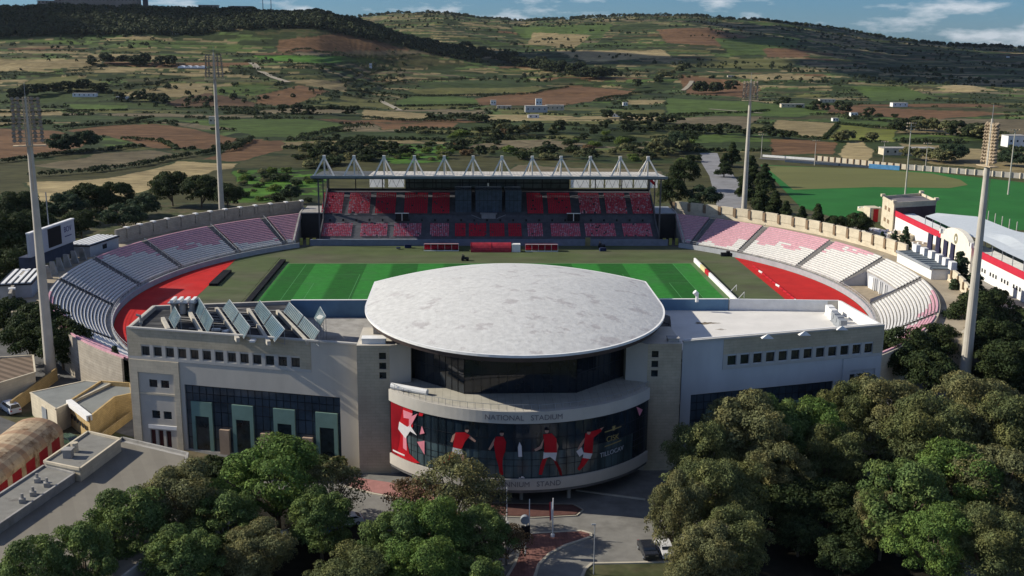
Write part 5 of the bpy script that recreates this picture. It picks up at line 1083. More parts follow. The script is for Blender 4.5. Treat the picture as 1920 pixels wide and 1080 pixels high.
b.build('roof_sheet', mat('canopy_grey', (.52, .56, .58), var=.06, rough=.4), CN, smooth=True); b = MB()
for i in range(0, NS, 2): p = W0+d*(s0+i*3.2)-n_*1.6; b.bar((*p, 6.2), (*p, 9.5), .2)
b.build('canopy_posts', steel, CN)
for i in range(6): p = W0+d*(s0+6+i*5)-n_*16.5; b = MB(); b.tube((*p, 0), (*p, 13), .14, n=6); b.build('net_post', polem, label=f"{['first','second','third','fourth','fifth','sixth'][i]} thin net post from the left behind the grey canopy", cat='post', group='net posts behind the canopy')
TH = Vector(at(1655, 420)); th = [Vector(at(1651, 422)), Vector(at(1672, 436)), Vector(at(1672, 436))+Vector((17, 6)), Vector(at(1651, 422))+Vector((17, 8))]
t = house('tower_house', [tuple(v) for v in th], 9.4, cream, mat('dark_slate', (.16, .15, .16), var=.15), 'square cream tower house with dark side and crenellated roof by the training pitch', 'tower house', .9)
b = MB(); e = (th[1]-th[0]); m_ = Vector((e.y, -e.x)).normalized(); m_ = m_ if m_.x < 0 else -m_
for z_ in (2.2, 6.3):
    for f in (.25, .55): b.seg(th[0]+e*f+m_*.05, th[0]+e*(f+.15)+m_*.05, z_, z_+1.3, .12)
b.build('tower_windows', brownst, t); b = MB(); b.seg(th[1]+Vector((.6, -.14)), th[2]+Vector((-.2, -.14)), .2, 8.4, .12); b.build('plum_wall', mat('plum_render', (.09, .055, .06), var=.2), t); b = MB()
for i, v in enumerate(th): b.box((v.x, v.y, 10.6), (1.3, 1.3, .9))
b.build('corner_block', cream, t)
x, y = at(1640, 415); b = MB(); b.box((x-1, y, 2.6), (4.0, 6, 5.2), .1); b.box((x-1, y-3.1, 2.6), (1.8, .2, 4.6), .1, 1); b.build('striped_hut', [cream, red], label='small hut with red door panel left of the tower house', cat='hut')
for k, (u, v, w_, dd, h) in enumerate(((1650, 445, 12, 5, 2.2), (1690, 452, 9, 6, 2.6), (1720, 475, 8, 8, 3), (1630, 398, 10, 3, 1.6))):
    x, y = at(u, v); t = thing('stone_outbuilding', (x, y, 0), ['low pale wall block with stepped top below the tower house', 'flat roofed block behind the dark pines', 'sand coloured block between pines and four dark panels', 'low pale wall left of the red hut'][k], 'outbuilding'); b = MB(); b.box((x, y, h/2), (w_, dd, h), -1.2); b.build('wall', [white, cream, mat('sand_block', (.34, .29, .21)), cream][k], t); b = MB()
    for i in range(5): b.box((x-w_*.4+i*w_*.2, y, h+.25), (.6, .6, .5), -1.2)
    b.build('roof_blocks', white, t)
# far edge of the training ground
for k, (p, q_, h, m_, lab) in enumerate((((1430, 294), (1530, 301), 1.2, white, 'low white wall along the lane behind the training pitch'), ((1530, 301), (1700, 318), 2.6, cream, 'sand stone wall with dark posts beyond the training pitch'), ((1700, 318), (1930, 336), 2.6, mat('pale_block', (.42, .40, .35)), 'pale panelled boundary wall at the far right of the training pitch'))):
    a, c = Vector(at(*p)), Vector(at(*q_)); t = thing('boundary_wall', (*((a+c)/2), 0), lab, 'wall'); b = MB(); b.seg(a, c, 0, h, .4); b.build('wall_body', m_, t)
    if k: 
        n = 14
        for i in range(n+1): p_ = a.lerp(c, i/n); b = MB(); b.box((p_.x, p_.y-.3, h/2), (.8, .8, h+.3)); b.build('post', brownst if k == 1 else cream, t)
a, c = Vector(at(1625, 314)), Vector(at(1682, 318)); b = MB(); b.seg(a-Vector((0, 3)), c-Vector((0, 3)), 0, 2.2, .6); b.build('blue_barrier', mat('sky_blue', (.10, .28, .50)), label='sky blue barrier at the far edge of the training pitch', cat='barrier')
a, c = Vector(at(1470, 303)), Vector(at(1625, 314)); b = MB(); b.seg(a-Vector((0, 2)), c-Vector((0, 2)), 0, 1.2, .5); b.build('dark_barrier', mat('dull_blue', (.05, .07, .10)), label='low dull blue barrier left of the sky blue one', cat='barrier')
# ================================================================ farmhouses and far landmarks
def cottage(u, v, w_, d_, h, lab, m_=None, nm='farmhouse', cat='farmhouse', rz=0, g=None):
    x, y, z_ = onland(u, v); k__ = .75 if y < 1150 else .6; w_, d_, h = w_*k__, d_*k__, h*k__; m_ = m_ or white; t = thing(nm, (x, y, z_), lab, cat, g); b = MB(); b.box((x, y, z_+h/2-.5), (w_, d_, h+1), rz); b.build('wall', m_, t); b = MB(); b.box((x, y, z_+h+.15), (w_*1.02, d_*1.02, .3), rz); b.build('roof', concrete, t)
    b = MB(); co, si = math.cos(rz), math.sin(rz)
    for i in range(max(2, int(w_/4))): s_ = -w_/2+w_*(i+.5)/max(2, int(w_/4)); b.box((x+s_*co+d_/2*si, y+s_*si-d_/2*co-.03, z_+h*.55), (1.0, .15, 1.2), rz)
    b.build('openings', dark, t); return t
for u, v, w_, d_, h, l, m_ in ((925, 197, 7, 8, 6, 'white cottage standing left of the pale farm', white), (945, 203, 18, 8, 3, 'long low outhouse right of the white cottage', cream), (1005, 210, 26, 14, 7, 'large pale farm block in the valley centre', None), (1010, 200, 8, 8, 10, 'white tower like house rising behind the farm block', white), (1040, 207, 22, 10, 6, 'cream farm wing right of the large farm block', cream), (1000, 221, 12, 8, 3, 'small white shed in front of the farm block', white),
 (1160, 219, 16, 6, 3, 'white shed between the dark pines', white), (1172, 198, 6, 6, 4, 'tiny white hut on the field above the pines', white), (1485, 201, 30, 8, 4, 'pale group of sheds on the right brown field', cream), (1550, 192, 22, 8, 4, 'pale farm store beside the long brown field', cream), (1685, 200, 20, 10, 5, 'white arched store at the foot of the right slope', white), (1565, 227, 6, 6, 3, 'tiny white hut above the lime vineyard', white), (1600, 218, 8, 6, 4, 'white hut on the hedge right of the vineyard', white),
 (401, 233, 8, 6, 7, 'square stone hut beside the far left mast', cream), (695, 127, 6, 6, 10, 'small white tower house in the left valley', white), (1370, 145, 16, 8, 4, 'pale barn near the tall back mast', cream), (1900, 275, 16, 12, 9, 'white house at the far right edge', white), (1035, 118, 12, 8, 4, 'small white house at the foot of the dark spur', white), (1890, 108, 9, 8, 5, 'white villa on the far right ridge', white), (160, 181, 30, 8, 4, 'long white shed among the left tree clump', white), (230, 186, 14, 8, 3, 'low white wall shed left of the orchard', white), (328, 64, 22, 8, 7, 'white house below the dark wooded ridge', white), (1700, 290, 40, 12, 5, 'long cream building beyond the training ground wall', cream)):
    cottage(u, v, w_, d_, h, l, m_ or mat('farm_grey', (.45, .46, .46), var=.1))
x, y, z_ = onland(364, 128); t = thing('greenhouse', (x, y, z_), 'white plastic greenhouse tunnels in the left valley', 'greenhouse')
for i in range(4):
    b = MB(); cx_ = x-14+i*8; n = 8
    for j in range(n): a, c = math.pi*j/n, math.pi*(j+1)/n; b.quad((cx_+4*math.cos(a), y-7, z_+3*math.sin(a)), (cx_+4*math.cos(a), y+7, z_+3*math.sin(a)), (cx_+4*math.cos(c), y+7, z_+3*math.sin(c)), (cx_+4*math.cos(c), y-7, z_+3*math.sin(c)))
    b.add([(cx_+4*math.cos(math.pi*j/n), y-7, z_+3*math.sin(math.pi*j/n)) for j in range(n+1)], [tuple(range(n+1))]); b.build('tunnel', mat('plastic_white', (.8, .8, .8), var=.03), t)
# town on the left ridge
def ridgept(col, Y): X = (col-880)*Y/2073; return X, Y, gz(X, Y)
TN = mat('town_stone', (.30, .25, .20), var=.2, scale=.1)
for k, (c0, wd, dp, h, extra, lab) in enumerate(((205, 120, 30, 26, 8, 'long flat topped town block on the left skyline'), (150, 46, 20, 18, 0, 'stone block left of the long town block on the skyline'), (110, 30, 18, 14, 0, 'small stone block at the left end of the ridge town'), (262, 14, 14, 30, 0, 'stone block at the right end of the long town block'), (400, 30, 16, 14, 0, 'pale block on the wooded ridge right of the church tower'), (460, 34, 16, 13, 0, 'pale block below the radio masts'), (570, 26, 14, 10, 0, 'pale block among trees at the right end of the ridge'))):
    X, Y, z_ = ridgept(c0, 1850); t = thing('town_block', (X, Y, z_), lab, 'town block', 'stone blocks of the ridge town'); b = MB(); b.box((X, Y, z_+h/2-2), (wd, dp, h)); b.build('wall', TN, t); b = MB(); b.box((X, Y, z_+h-1.6), (wd+1.5, dp+1.5, 1)); b.build('roof', concrete, t); b = MB()
    for i in range(int(wd/6)):
        for j in range(2): b.box((X-wd/2+3+i*6, Y-dp/2-.1, z_+h*.8-j*5-1), (1.6, .4, 2.6))
    b.build('window_openings', dark, t)
X, Y, z_ = ridgept(285, 1860); t = thing('church_tower', (X, Y, z_), 'dark square church tower on the left skyline', 'church tower'); b = MB(); b.box((X, Y, z_+16), (7, 7, 34)); b.build('shaft', mat('tower_dark', (.10, .10, .11)), t); b = MB(); b.box((X, Y, z_+34), (4, 4, 5)); b.build('lantern', MATS['tower_dark'], t)
for c0, h, l in ((499, 38, 'left and shorter of two radio masts on the ridge'), (514, 44, 'right and taller of two radio masts on the ridge')):
    X, Y, z_ = ridgept(c0, 1850); b = MB(); b.tube((X, Y, z_), (X, Y, z_+h), .9, .4, n=5); b.box((X, Y, z_+h*.75), (4, 3, 3)); b.build('radio_mast', steel, label=l, cat='radio mast')
# ================================================================ vegetation
def leafmat(name, c, var=.35, isl=.45, tr=.25): return mat(name, c, rough=.75, var=var, scale=.35, space='obj', island=isl, trans=tr, spec=.15, col2=tuple(v*f for v, f in zip(c, (1.55, 1.3, 1.1))), c2lo=.45, c2hi=.62, c2scale=.22)
LV = dict(euc=leafmat('eucalyptus_leaf', (.105, .128, .052)), green=leafmat('fresh_leaf', (.098, .165, .042)), olivel=leafmat('olive_leaf', (.128, .138, .064)), dark=leafmat('pine_leaf', (.030, .048, .018)), blue=leafmat('blue_green_leaf', (.035, .06, .032)), brown=leafmat('dry_leaf', (.12, .085, .045)), far=leafmat('far_leaf', (.032, .046, .020), isl=.3, tr=.1), fresh=leafmat('light_leaf', (.10, .15, .035)))
def leaves(centers, radii, n, size, seed, squash=.8, shell=.55):
    """n leaf faces spread through ellipsoid clumps; returns (verts, faces)"""
    g = np.random.default_rng(seed); C_ = np.array(centers); r_ = np.array(radii); wgt = r_**2/np.sum(r_**2); k = g.choice(len(C_), n, p=wgt)
    d = g.normal(size=(n, 3)); d /= np.linalg.norm(d, axis=1)[:, None]; d[:, 2] = np.where(d[:, 2] < -.35, -d[:, 2], d[:, 2])
    rad = r_[k]*(shell+(1.06-shell)*g.random(n)**.5); p = C_[k]+d*rad[:, None]*np.array([1, 1, squash])
    nrm = d+g.normal(size=(n, 3))*.42; nrm /= np.linalg.norm(nrm, axis=1)[:, None]
    a = np.cross(nrm, g.normal(size=(n, 3))); a /= np.linalg.norm(a, axis=1)[:, None]; c = np.cross(nrm, a); s = size*(.6+.8*g.random(n))[:, None]; a = a*s; c = c*s*(.42 if shell == .5 else .62)
    v = np.stack([p-a, p+c, p+a, p-c], 1).reshape(-1, 3); return v
def np_mesh(name, v, m):
    me = bpy.data.meshes.new(name); n = len(v)//4; me.vertices.add(len(v)); me.vertices.foreach_set('co', v.ravel()); me.loops.add(n*4); me.loops.foreach_set('vertex_index', np.arange(n*4)); me.polygons.add(n); me.polygons.foreach_set('loop_start', np.arange(n)*4); me.update(); me.validate(); me.materials.append(m); return me
def crown_pts(seed, w_, h, base, n, kind):
    g = np.random.default_rng(seed); C_, r_ = [], []
    for i in range(n):
        t = g.random(); a = g.random()*6.283
        if kind == 'puff':
            for _ in range(40):
                t = g.random(); a = g.random()*6.283; f = (.78+.40*math.sin(a*2.5+seed)*math.cos(t*4+seed+a))*(.55+.45*g.random()**.5)
                z = base+(h-base)*(.10+.80*t); rr = w_/2*math.sqrt(max(0, 1-((t-.40)/.64)**2))*f*.92; q_ = (rr*math.cos(a), rr*math.sin(a), z); cr_ = w_*(.075+.085*g.random()**1.5)
                if all((q_[0]-c[0])**2+(q_[1]-c[1])**2+(q_[2]-c[2])**2 > (.80*(cr_+r__))**2 for c, r__ in zip(C_, r_)): break
            if i % 6 == 5: q_ = tuple(v*1.12 for v in q_[:2])+(q_[2]+.3,); cr_ *= .6
            C_.append(q_); r_.append(cr_); continue
        if kind == 'round': z = base+(h-base)*(.12+.8*t); rr = w_/2*math.sqrt(max(0, 1-((t-.42)/.62)**2))*(.35+.6*math.sqrt(g.random())); cr_ = w_*(.105+.07*g.random())
        elif kind == 'cone': z = base+(h-base)*t*.93; rr = w_/2*(1-t)**.8*(.3+.6*g.random()); cr_ = w_*(.13+.10*g.random())*(1.1-.6*t)
        elif kind == 'umbrella': z = base+(h-base)*(.55+.35*t); rr = w_/2*math.sqrt(g.random())*.88; cr_ = w_*(.10+.06*g.random()); z -= rr*.15
        else: z = h*(.25+.5*t); rr = w_/2*math.sqrt(g.random())*.8; cr_ = w_*(.14+.1*g.random())
        C_.append((rr*math.cos(a), rr*math.sin(a), z-cr_*.2)); r_.append(cr_)
    return C_, r_
PROTO = {}
def proto(key, lf, w_, h, base, nclump, nleaf, size, kind, seed, limbs=7):
    C_, r_ = crown_pts(seed, w_, h, base, nclump, kind); me = np_mesh('crown', leaves(C_, r_, int(nleaf*(1.15 if kind == 'puff' else 1)), size*(1.12 if kind == 'puff' else 1), seed+1, shell=.5 if kind == 'puff' else .55), LV[lf]); b = MB(); g = random.Random(seed); th = max(.12, h*.022)
    if kind != 'bush':
        top = (g.uniform(-.3, .3), g.uniform(-.3, .3), base+(h-base)*.45); b.tube((0, 0, -.5), (top[0]*.5, top[1]*.5, base*.9), th*1.3, th, n=8); b.tube((top[0]*.5, top[1]*.5, base*.9), top, th, th*.5, n=7)
        for i in range(limbs):
            c = C_[g.randrange(len(C_))]; s_ = g.uniform(.45, .95); p = (top[0]*.5*s_, top[1]*.5*s_, base*s_); m_ = ((p[0]+c[0])/2, (p[1]+c[1])/2, (p[2]+c[2])/2+h*.03); b.tube(p, m_, th*.55, th*.35, n=5); b.tube(m_, c, th*.35, th*.12, n=5)
    else:
        for i in range(4): c = C_[g.randrange(len(C_))]; b.tube((0, 0, -.2), c, th*.6, th*.2, n=4)
    tb = bpy.data.meshes.new('trunk'); tb.from_pydata([tuple(v) for v in b.v], [], b.f); tb.materials.append(bark); tb.update(); PROTO[key] = (me, tb, h, w_)
proto('eucA', 'euc', 15, 13, 3.5, 105, 27000, .17, 'puff', 1, 26); proto('eucB', 'olivel', 14, 13, 3.2, 95, 25000, .17, 'puff', 2, 26); proto('grnA', 'green', 13, 12, 3.0, 88, 24000, .165, 'puff', 3, 24); LV['green2'] = leafmat('mid_green_leaf', (.095, .148, .048)); proto('grnB', 'green2', 12, 11, 3, 80, 21000, .165, 'puff', 4, 22)
proto('thin', 'olivel', 11, 11, 4, 34, 5200, .17, 'round', 5, 18); proto('dry', 'brown', 9, 6, 2, 24, 3600, .16, 'round', 6, 16); proto('pine', 'dark', 8, 13, 2.0, 60, 9000, .26, 'cone', 7, 6); proto('cyp', 'blue', 6.5, 12, .8, 50, 9000, .24, 'cone', 8, 4)
proto('darkr', 'dark', 12, 11, 2.5, 60, 11000, .27, 'round', 9, 8); proto('mid', 'blue', 10, 8, 2, 45, 5200, .30, 'round', 10, 6); proto('umb', 'far', 10, 9, 3.5, 36, 2600, .40, 'umbrella', 11, 8); proto('farr', 'far', 9, 8, 1.5, 26, 1500, .50, 'round', 12, 5)
proto('farg', 'olivel', 8, 7, 1.5, 26, 1500, .45, 'round', 13, 5); proto('bush', 'dark', 5, 3, .4, 16, 1100, .28, 'bush', 14); proto('bushg', 'olivel', 5, 2.8, .4, 16, 1100, .28, 'bush', 15); proto('bushf', 'fresh', 5, 3.2, .4, 18, 1300, .26, 'bush', 16); proto('bushd', 'brown', 5, 2.6, .3, 16, 1000, .26, 'bush', 17)
def tree(key, x, y, z, s, lab, cat='tree', group=None, rz=None, nm='tree', sx=1.0, simple=False):
    me, tb, h, w_ = PROTO[key]; t = bpy.data.objects.new(nm, None) if not simple else bpy.data.objects.new(nm, me); COL.objects.link(t); t.location = (x, y, z); t.rotation_euler = (0, 0, random.uniform(0, 6.28) if rz is None else rz); t.scale = (s*sx, s*sx, s); tag(t, lab, cat, group)
    if not simple:
        for m_, n in ((me, 'crown'), (tb, 'trunk')): o = bpy.data.objects.new(n, m_); COL.objects.link(o); o.parent = t
    return t
def tree_top(key, u, v, h, lab, sx=1.0, nm='tree', group=None, zb=0):   # crown top seen at (u, v), height h
    x, y = at(u, v, h+zb); return tree(key, x, y, zb, h/PROTO[key][2], lab, 'tree', group, sx=sx, nm=nm)
FG = [('grnA', 515, 828, 12.5, 1.15, 'broad bright green tree before the left glazing'), ('thin', 622, 872, 9, 1.0, 'thin crowned tree right of the broad green tree'), ('eucB', 338, 872, 11.5, 1.0, 'olive brown tree over the edge of the grey roof'), ('grnB', 418, 925, 9, 1.1, 'green tree between olive tree and broad green tree'),
 ('grnB', 240, 925, 11, 1.0, 'green tree over the middle of the grey roof edge'), ('grnB', 150, 985, 10.5, .8, 'green tree near the left bottom corner'), ('grnB', 62, 1015, 11, .8, 'dull green tree at the left bottom corner'), ('grnB', 600, 925, 9, 1.0, 'dark green tree beside the parked white car'),
 ('grnA', 810, 935, 10.5, .95, 'bright green tree in the bottom centre'), ('grnB', 735, 965, 9.5, .95, 'green tree left of the bright centre tree'), ('grnB', 905, 955, 8.5, .95, 'dark green tree right of the bright centre tree'), ('grnA', 800, 1010, 9, 1.1, 'low green tree at the bottom edge in the centre'), ('eucA', 660, 1035, 8, 1.2, 'dark tree at the bottom edge left of centre'), ('eucB', 480, 985, 8, 1.2, 'dark olive tree below the broad green tree'), ('grnB', 340, 1000, 9, 1.1, 'dark tree in front of the olive brown tree'), ('grnB', 900, 1050, 7, 1, 'low tree at the bottom edge beside the road kerb'),
 ('thin', 852, 853, 11, .85, 'feathery thin tree in front of the player banner'), ('thin', 905, 885, 9, .8, 'feathery tree over the lower band lettering'), ('dry', 770, 905, 5.5, 1.0, 'dry reddish tree beside the pink pavement'), ('dry', 950, 990, 5, .8, 'bare reddish bush next to the road sign'), ('dry', 840, 965, 5, .8, 'dry brown bush among the centre trees'),
 ('eucB', 1395, 742, 15, .95, 'tall olive tree before the right glazing'), ('eucA', 1325, 790, 13, .75, 'olive tree against the left end of the right glazing'), ('eucB', 1272, 893, 11.5, .62, 'olive tree nearest the forecourt road'), ('eucA', 1350, 860, 12, .95, 'olive tree left of the dark hollow'), ('grnB', 1462, 752, 13.5, .85, 'green tree before the dark right glazing'), ('grnA', 1530, 752, 13, .75, 'fresh green tree below the right end of the glazing'),
 ('eucB', 1325, 985, 10, .85, 'low olive tree above the white car'), ('eucA', 1370, 960, 9.5, .9, 'low olive tree left below the dark hollow'), ('eucA', 1590, 722, 13, .7, 'tree touching the right end of the building'), ('eucB', 1665, 712, 14, 1.0, 'large olive tree right of the building corner'), ('eucA', 1745, 748, 14, .9, 'large tree below the right mast'), ('eucB', 1835, 708, 15, .95, 'tall tree right of the right mast foot'), ('eucA', 1905, 742, 14, .9, 'large tree at the right edge of the picture'),
 ('grnB', 1700, 868, 12.5, .95, 'green tree right of the dark hollow'), ('grnA', 1790, 835, 13, .95, 'fresh green tree in the lower right'), ('eucB', 1880, 842, 13, 1.0, 'dull green tree at the lower right edge'), ('grnA', 1765, 955, 10.5, .9, 'green tree at the bottom right'), ('eucA', 1860, 960, 10.5, 1.0, 'dark tree in the bottom right corner'), ('eucA', 1560, 800, 11, .9, 'shaded tree behind the dark hollow'), ('eucB', 1455, 830, 11, .9, 'shaded olive tree over the dark hollow'), ('eucB', 1660, 925, 9, .8, 'lower olive tree on the right rim of the dark hollow'), ('eucB', 1330, 1045, 7, .8, 'low olive tree at the bottom edge beside the cars')]
for k_, u, v, h, sx, lab in FG: tree_top(k_, u, v, h, lab, sx, 'broadleaf_tree' if k_ not in ('dry',) else 'dry_tree')
MIDT = [('darkr', 165, 345, 12, 1.0, 'dark tree behind the scoreboard aerials'), ('darkr', 215, 342, 12, 1.0, 'dark tree left of the big green clump behind the shaded terrace'), ('darkr', 320, 322, 13, 1.0, 'large green tree left of the far left mast'), ('darkr', 375, 330, 12, 1.1, 'large green tree touching the far left mast'), ('darkr', 425, 345, 10, 1.0, 'green tree right of the far left mast'), ('mid', 270, 365, 9, 1.0, 'low dark tree behind the raised panels of the shaded wall'), ('mid', 120, 365, 10, 1.1, 'dark tree right of the left mast'), ('darkr', 30, 360, 13, 1.1, 'dark tree at the left edge above the mast shaft'), ('darkr', 10, 400, 14, 1.2, 'dark tree at the left edge behind the kiosk'), ('darkr', 60, 395, 11, 1.0, 'dark tree behind the left kiosk roof'), ('darkr', 150, 395, 9, 1.2, 'dark tree just above the scoreboard'), ('mid', 545, 348, 7, .8, 'small dark tree left of the main stand'), ('mid', 230, 385, 9, 1.2, 'dark tree above the striped kiosk'), ('darkr', 5, 470, 11, 1.2, 'dark tree at the left edge level with the terrace top'), ('darkr', 15, 560, 9, 1.0, 'dark tree at the left edge below the ragged wall'), ('darkr', 70, 570, 11, .9, 'dark tree below the left kiosk'), ('darkr', 110, 600, 10, .9, 'dark tree right of the left mast shaft'), ('darkr', 50, 600, 9, 1.0, 'dark tree left of the left mast shaft'), ('cyp', 214, 645, 9, 1.0, 'dark conical tree at the left corner of the building'), ('darkr', 140, 640, 6, 1.2, 'low dark tree at the left mast foot'),
 ('darkr', 1285, 300, 13, .9, 'large tree right of the main stand roof'), ('darkr', 1262, 335, 12, .8, 'tree beside the right end of the main stand'), ('mid', 1320, 350, 9, 1.1, 'dark tree left of the back road'), ('mid', 1300, 375, 6, 1.0, 'low shrub tree behind the wall left of the back road'),
 ('pine', 1375, 265, 13, 1.3, 'first dark pine beyond the back road bend'), ('pine', 1360, 285, 12, 1.2, 'dark pine at the bend of the back road'), ('pine', 1410, 290, 14, 1.3, 'dark pine right of the tall back mast'), ('pine', 1435, 305, 13, 1.3, 'dark pine casting shade on the training turf'), ('pine', 1400, 320, 13, 1.2, 'dark pine behind the tall back mast shaft'), ('pine', 1430, 335, 13, 1.2, 'dark pine in the middle of the row beside the training turf'), ('pine', 1455, 355, 12, 1.2, 'dark pine near the green half of the training turf'), ('pine', 1475, 375, 11, 1.1, 'dark pine above the cream wall panels'), ('pine', 1505, 385, 10, 1.1, 'dark pine over the right part of the cream wall'), ('pine', 1535, 380, 12, 1.0, 'pointed dark pine rising against the green turf'), ('pine', 1425, 375, 10, 1.3, 'dark pine just behind the cream wall'), ('darkr', 1570, 405, 8, .9, 'dark tree left of the low pale wall'), ('darkr', 1610, 400, 8, 1.0, 'dark tree below the red hut'), ('cyp', 1700, 422, 10, 1.1, 'tall dark cypress left of the four dark panels'), ('cyp', 1680, 430, 9, 1.1, 'dark cypress second left of the four dark panels'), ('cyp', 1655, 432, 8, 1.1, 'dark cypress between pale wall and deck'),
 ('cyp', 1802, 468, 13, 1.4, 'pointed dark cypress below the white gable'), ('cyp', 1830, 500, 12, 1.3, 'dark cypress left of the right mast shaft'), ('cyp', 1790, 520, 10, 1.4, 'dark cypress against the curved cream wall'), ('darkr', 1850, 545, 11, 1.0, 'dark tree just right of the right mast shaft'), ('darkr', 1820, 570, 10, 1.0, 'dark tree behind the right mast shaft'), ('darkr', 1870, 600, 10, 1.0, 'dark tree on the bank below the white training building'), ('darkr', 1760, 610, 9, .9, 'dark tree at the foot of the white terrace rows'), ('darkr', 1700, 618, 10, 1.0, 'dark tree covering the end of the white terrace rows'), ('darkr', 1660, 640, 9, .8, 'dark tree touching the right corner of the building'), ('darkr', 1900, 640, 9, 1.1, 'dark tree at the right edge on the shaded bank'), ('darkr', 1740, 660, 9, 1.0, 'dark tree left of the right mast foot')]
for k_, u, v, h, sx, lab in MIDT: tree_top(k_, u, v, h, lab, sx, 'pine_tree' if k_ == 'pine' else 'cypress_tree' if k_ == 'cyp' else 'broadleaf_tree')
# bank of scrub behind the stand and terraces
g = random.Random(5)
def scatter(n, area, keys, smin, smax, lab, group, nm='shrub', cat='shrub', avoid=None):
    c = 0; tries = 0
    while c < n and tries < n*30:
        tries += 1; u = g.uniform(min(p[0] for p in area), max(p[0] for p in area)); v = g.uniform(min(p[1] for p in area), max(p[1] for p in area))
        if not inpoly(np.array([u]), np.array([v]), area)[0]: continue
        x, y, z_ = onland(u, v); kx = g.choice(keys); fs_ = .5 if kx in ('farr', 'farg', 'mid') else 1
        if math.hypot(x-XC, y-YCT) < 113: continue
        tree(kx, x, y, z_-.2, g.uniform(smin, smax)*fs_, lab, cat, group, nm=nm, simple=True, sx=g.uniform(.9, 1.5)); c += 1
scatter(70, [(600, 258), (700, 262), (780, 290), (600, 318), (540, 300)], ['bush', 'bushg', 'farr', 'bush'], .9, 1.7, 'dark scrub bush on the bank left behind the main stand', 'scrub behind the left half of the main stand')
scatter(75, [(780, 245), (1310, 250), (1310, 315), (1000, 300), (830, 300)], ['bush', 'bushg', 'bushf', 'farr', 'bushd', 'farg'], .9, 1.8, 'mixed scrub bush on the rough ground behind the main stand roof', 'scrub behind the right half of the main stand')
scatter(22, [(700, 280), (830, 278), (830, 302), (700, 300)], ['bushf', 'bushf', 'bushg'], .6, 1.1, 'bright green low bush left behind the stand masts', 'bright bushes behind the stand masts')
scatter(30, [(440, 325), (590, 320), (590, 390), (450, 378)], ['bushf', 'bushg', 'bush'], .6, 1.3, 'green bush in the meadow left of the main stand', 'bushes in the meadow left of the stand')
scatter(40, [(-40, 380), (240, 380), (200, 420), (60, 480), (-40, 560)], ['bush', 'mid'], .8, 1.3, 'dark bush on the bank behind the scoreboard', 'bushes behind the scoreboard')
scatter(36, [(1840, 560), (1960, 600), (1960, 740), (1700, 740), (1700, 690)], ['bush', 'bushg', 'bush'], .8, 1.4, 'dark bush on the shaded bank round the right mast foot', 'bushes round the right mast foot')
scatter(16, [(0, 600), (230, 660), (230, 710), (0, 660)], ['bush', 'bushf'], .5, 1.0, 'low bush on the grass strip below the shaded terrace', 'bushes below the shaded terrace')
scatter(26, [(640, 985), (960, 1000), (960, 1090), (400, 1090), (300, 1060)], ['bush', 'bushg', 'bushd'], .6, 1.0, 'low bush in the shade beneath the foreground trees', 'bushes under the foreground trees')
scatter(40, [(1240, 1060), (1920, 1060), (1920, 930), (1640, 960), (1400, 1040)], ['bush', 'bushg'], .6, 1.1, 'low bush on the shaded ground at lower right', 'bushes at lower right')
# tree rows and clumps in the valley
def row(pts, n, keys, s0, s1, lab, group, jit=3, nm='tree'):
    P_ = [Vector(onland(*p)) for p in pts]; Ls_ = [(P_[i+1]-P_[i]).length for i in range(len(P_)-1)]; T_ = sum(Ls_)
    for k in range(n):
        s_ = T_*(k+g.random()*.8)/n; i = 0
        while i < len(Ls_)-1 and s_ > Ls_[i]: s_ -= Ls_[i]; i += 1
        p = P_[i].lerp(P_[i+1], min(1, s_/Ls_[i])); x, y = p.x+g.uniform(-jit, jit), p.y+g.uniform(-jit, jit); tree(g.choice(keys), x, y, gz(x, y)-.3, g.uniform(s0, s1), lab, 'tree', group, nm=nm, simple=True, sx=g.uniform(.9, 1.3))
row([(520, 212), (600, 215), (680, 218)], 12, ['umb', 'farr'], .8, 1.1, 'tree of the dark row above the left end of the main stand', 'tree row above the left end of the main stand', nm='pine_tree')
row([(795, 225), (850, 225), (920, 232)], 12, ['umb', 'farr'], .55, .8, 'tree of the short dark row left of the pale farm', 'tree row left of the pale farm')
row([(925, 245), (970, 255), (1050, 250)], 9, ['farr', 'farg'], .8, 1.2, 'tree of the green clump below the pale farm', 'tree clump below the pale farm')
row([(1130, 222), (1210, 228), (1270, 235)], 16, ['farr', 'umb'], .65, .95, 'pine of the dark row right of the pale farm', 'pine row right of the pale farm', 5)
row([(1125, 240), (1220, 246), (1350, 252), (1490, 262)], 30, ['farr', 'umb'], .65, .95, 'pine of the long dark row before the back road', 'long pine row before the back road', 4)
row([(1230, 290), (1265, 285), (1300, 290)], 6, ['mid', 'farg'], 1.0, 1.4, 'green tree of the group right of the stand masts', 'trees right of the stand masts')
row([(20, 190), (70, 178), (140, 168), (200, 175)], 14, ['farr'], 1.0, 1.6, 'dark tree of the clump behind the left mast head', 'tree clump behind the left mast head')
row([(220, 190), (270, 190), (320, 197)], 7, ['farr'], .9, 1.3, 'dark tree beside the striped orchard', 'trees beside the striped orchard')
row([(100, 288), (180, 280)], 3, ['farr', 'mid'], 1.2, 1.5, 'round tree standing on the left brown field', 'two round trees on the left brown field', 1)
row([(170, 125), (230, 118), (310, 122)], 20, ['farr'], 1.1, 1.7, 'dark tree of the wood left of the greenhouse', 'wood left of the greenhouse', 12)
row([(880, 100), (960, 118), (1040, 135), (1110, 150)], 60, ['farr'], 1.4, 2.4, 'dark tree on the foot of the wooded spur', 'trees along the foot of the wooded spur', 16)
row([(1110, 148), (1145, 146)], 8, ['farr'], 1.6, 2.2, 'dark tree of the clump at the tip of the spur', 'clump at the tip of the spur', 6)
row([(1300, 175), (1370, 172)], 8, ['farr'], 1.2, 1.9, 'dark tree on the brown field left of the back mast', 'trees left of the back mast', 6)
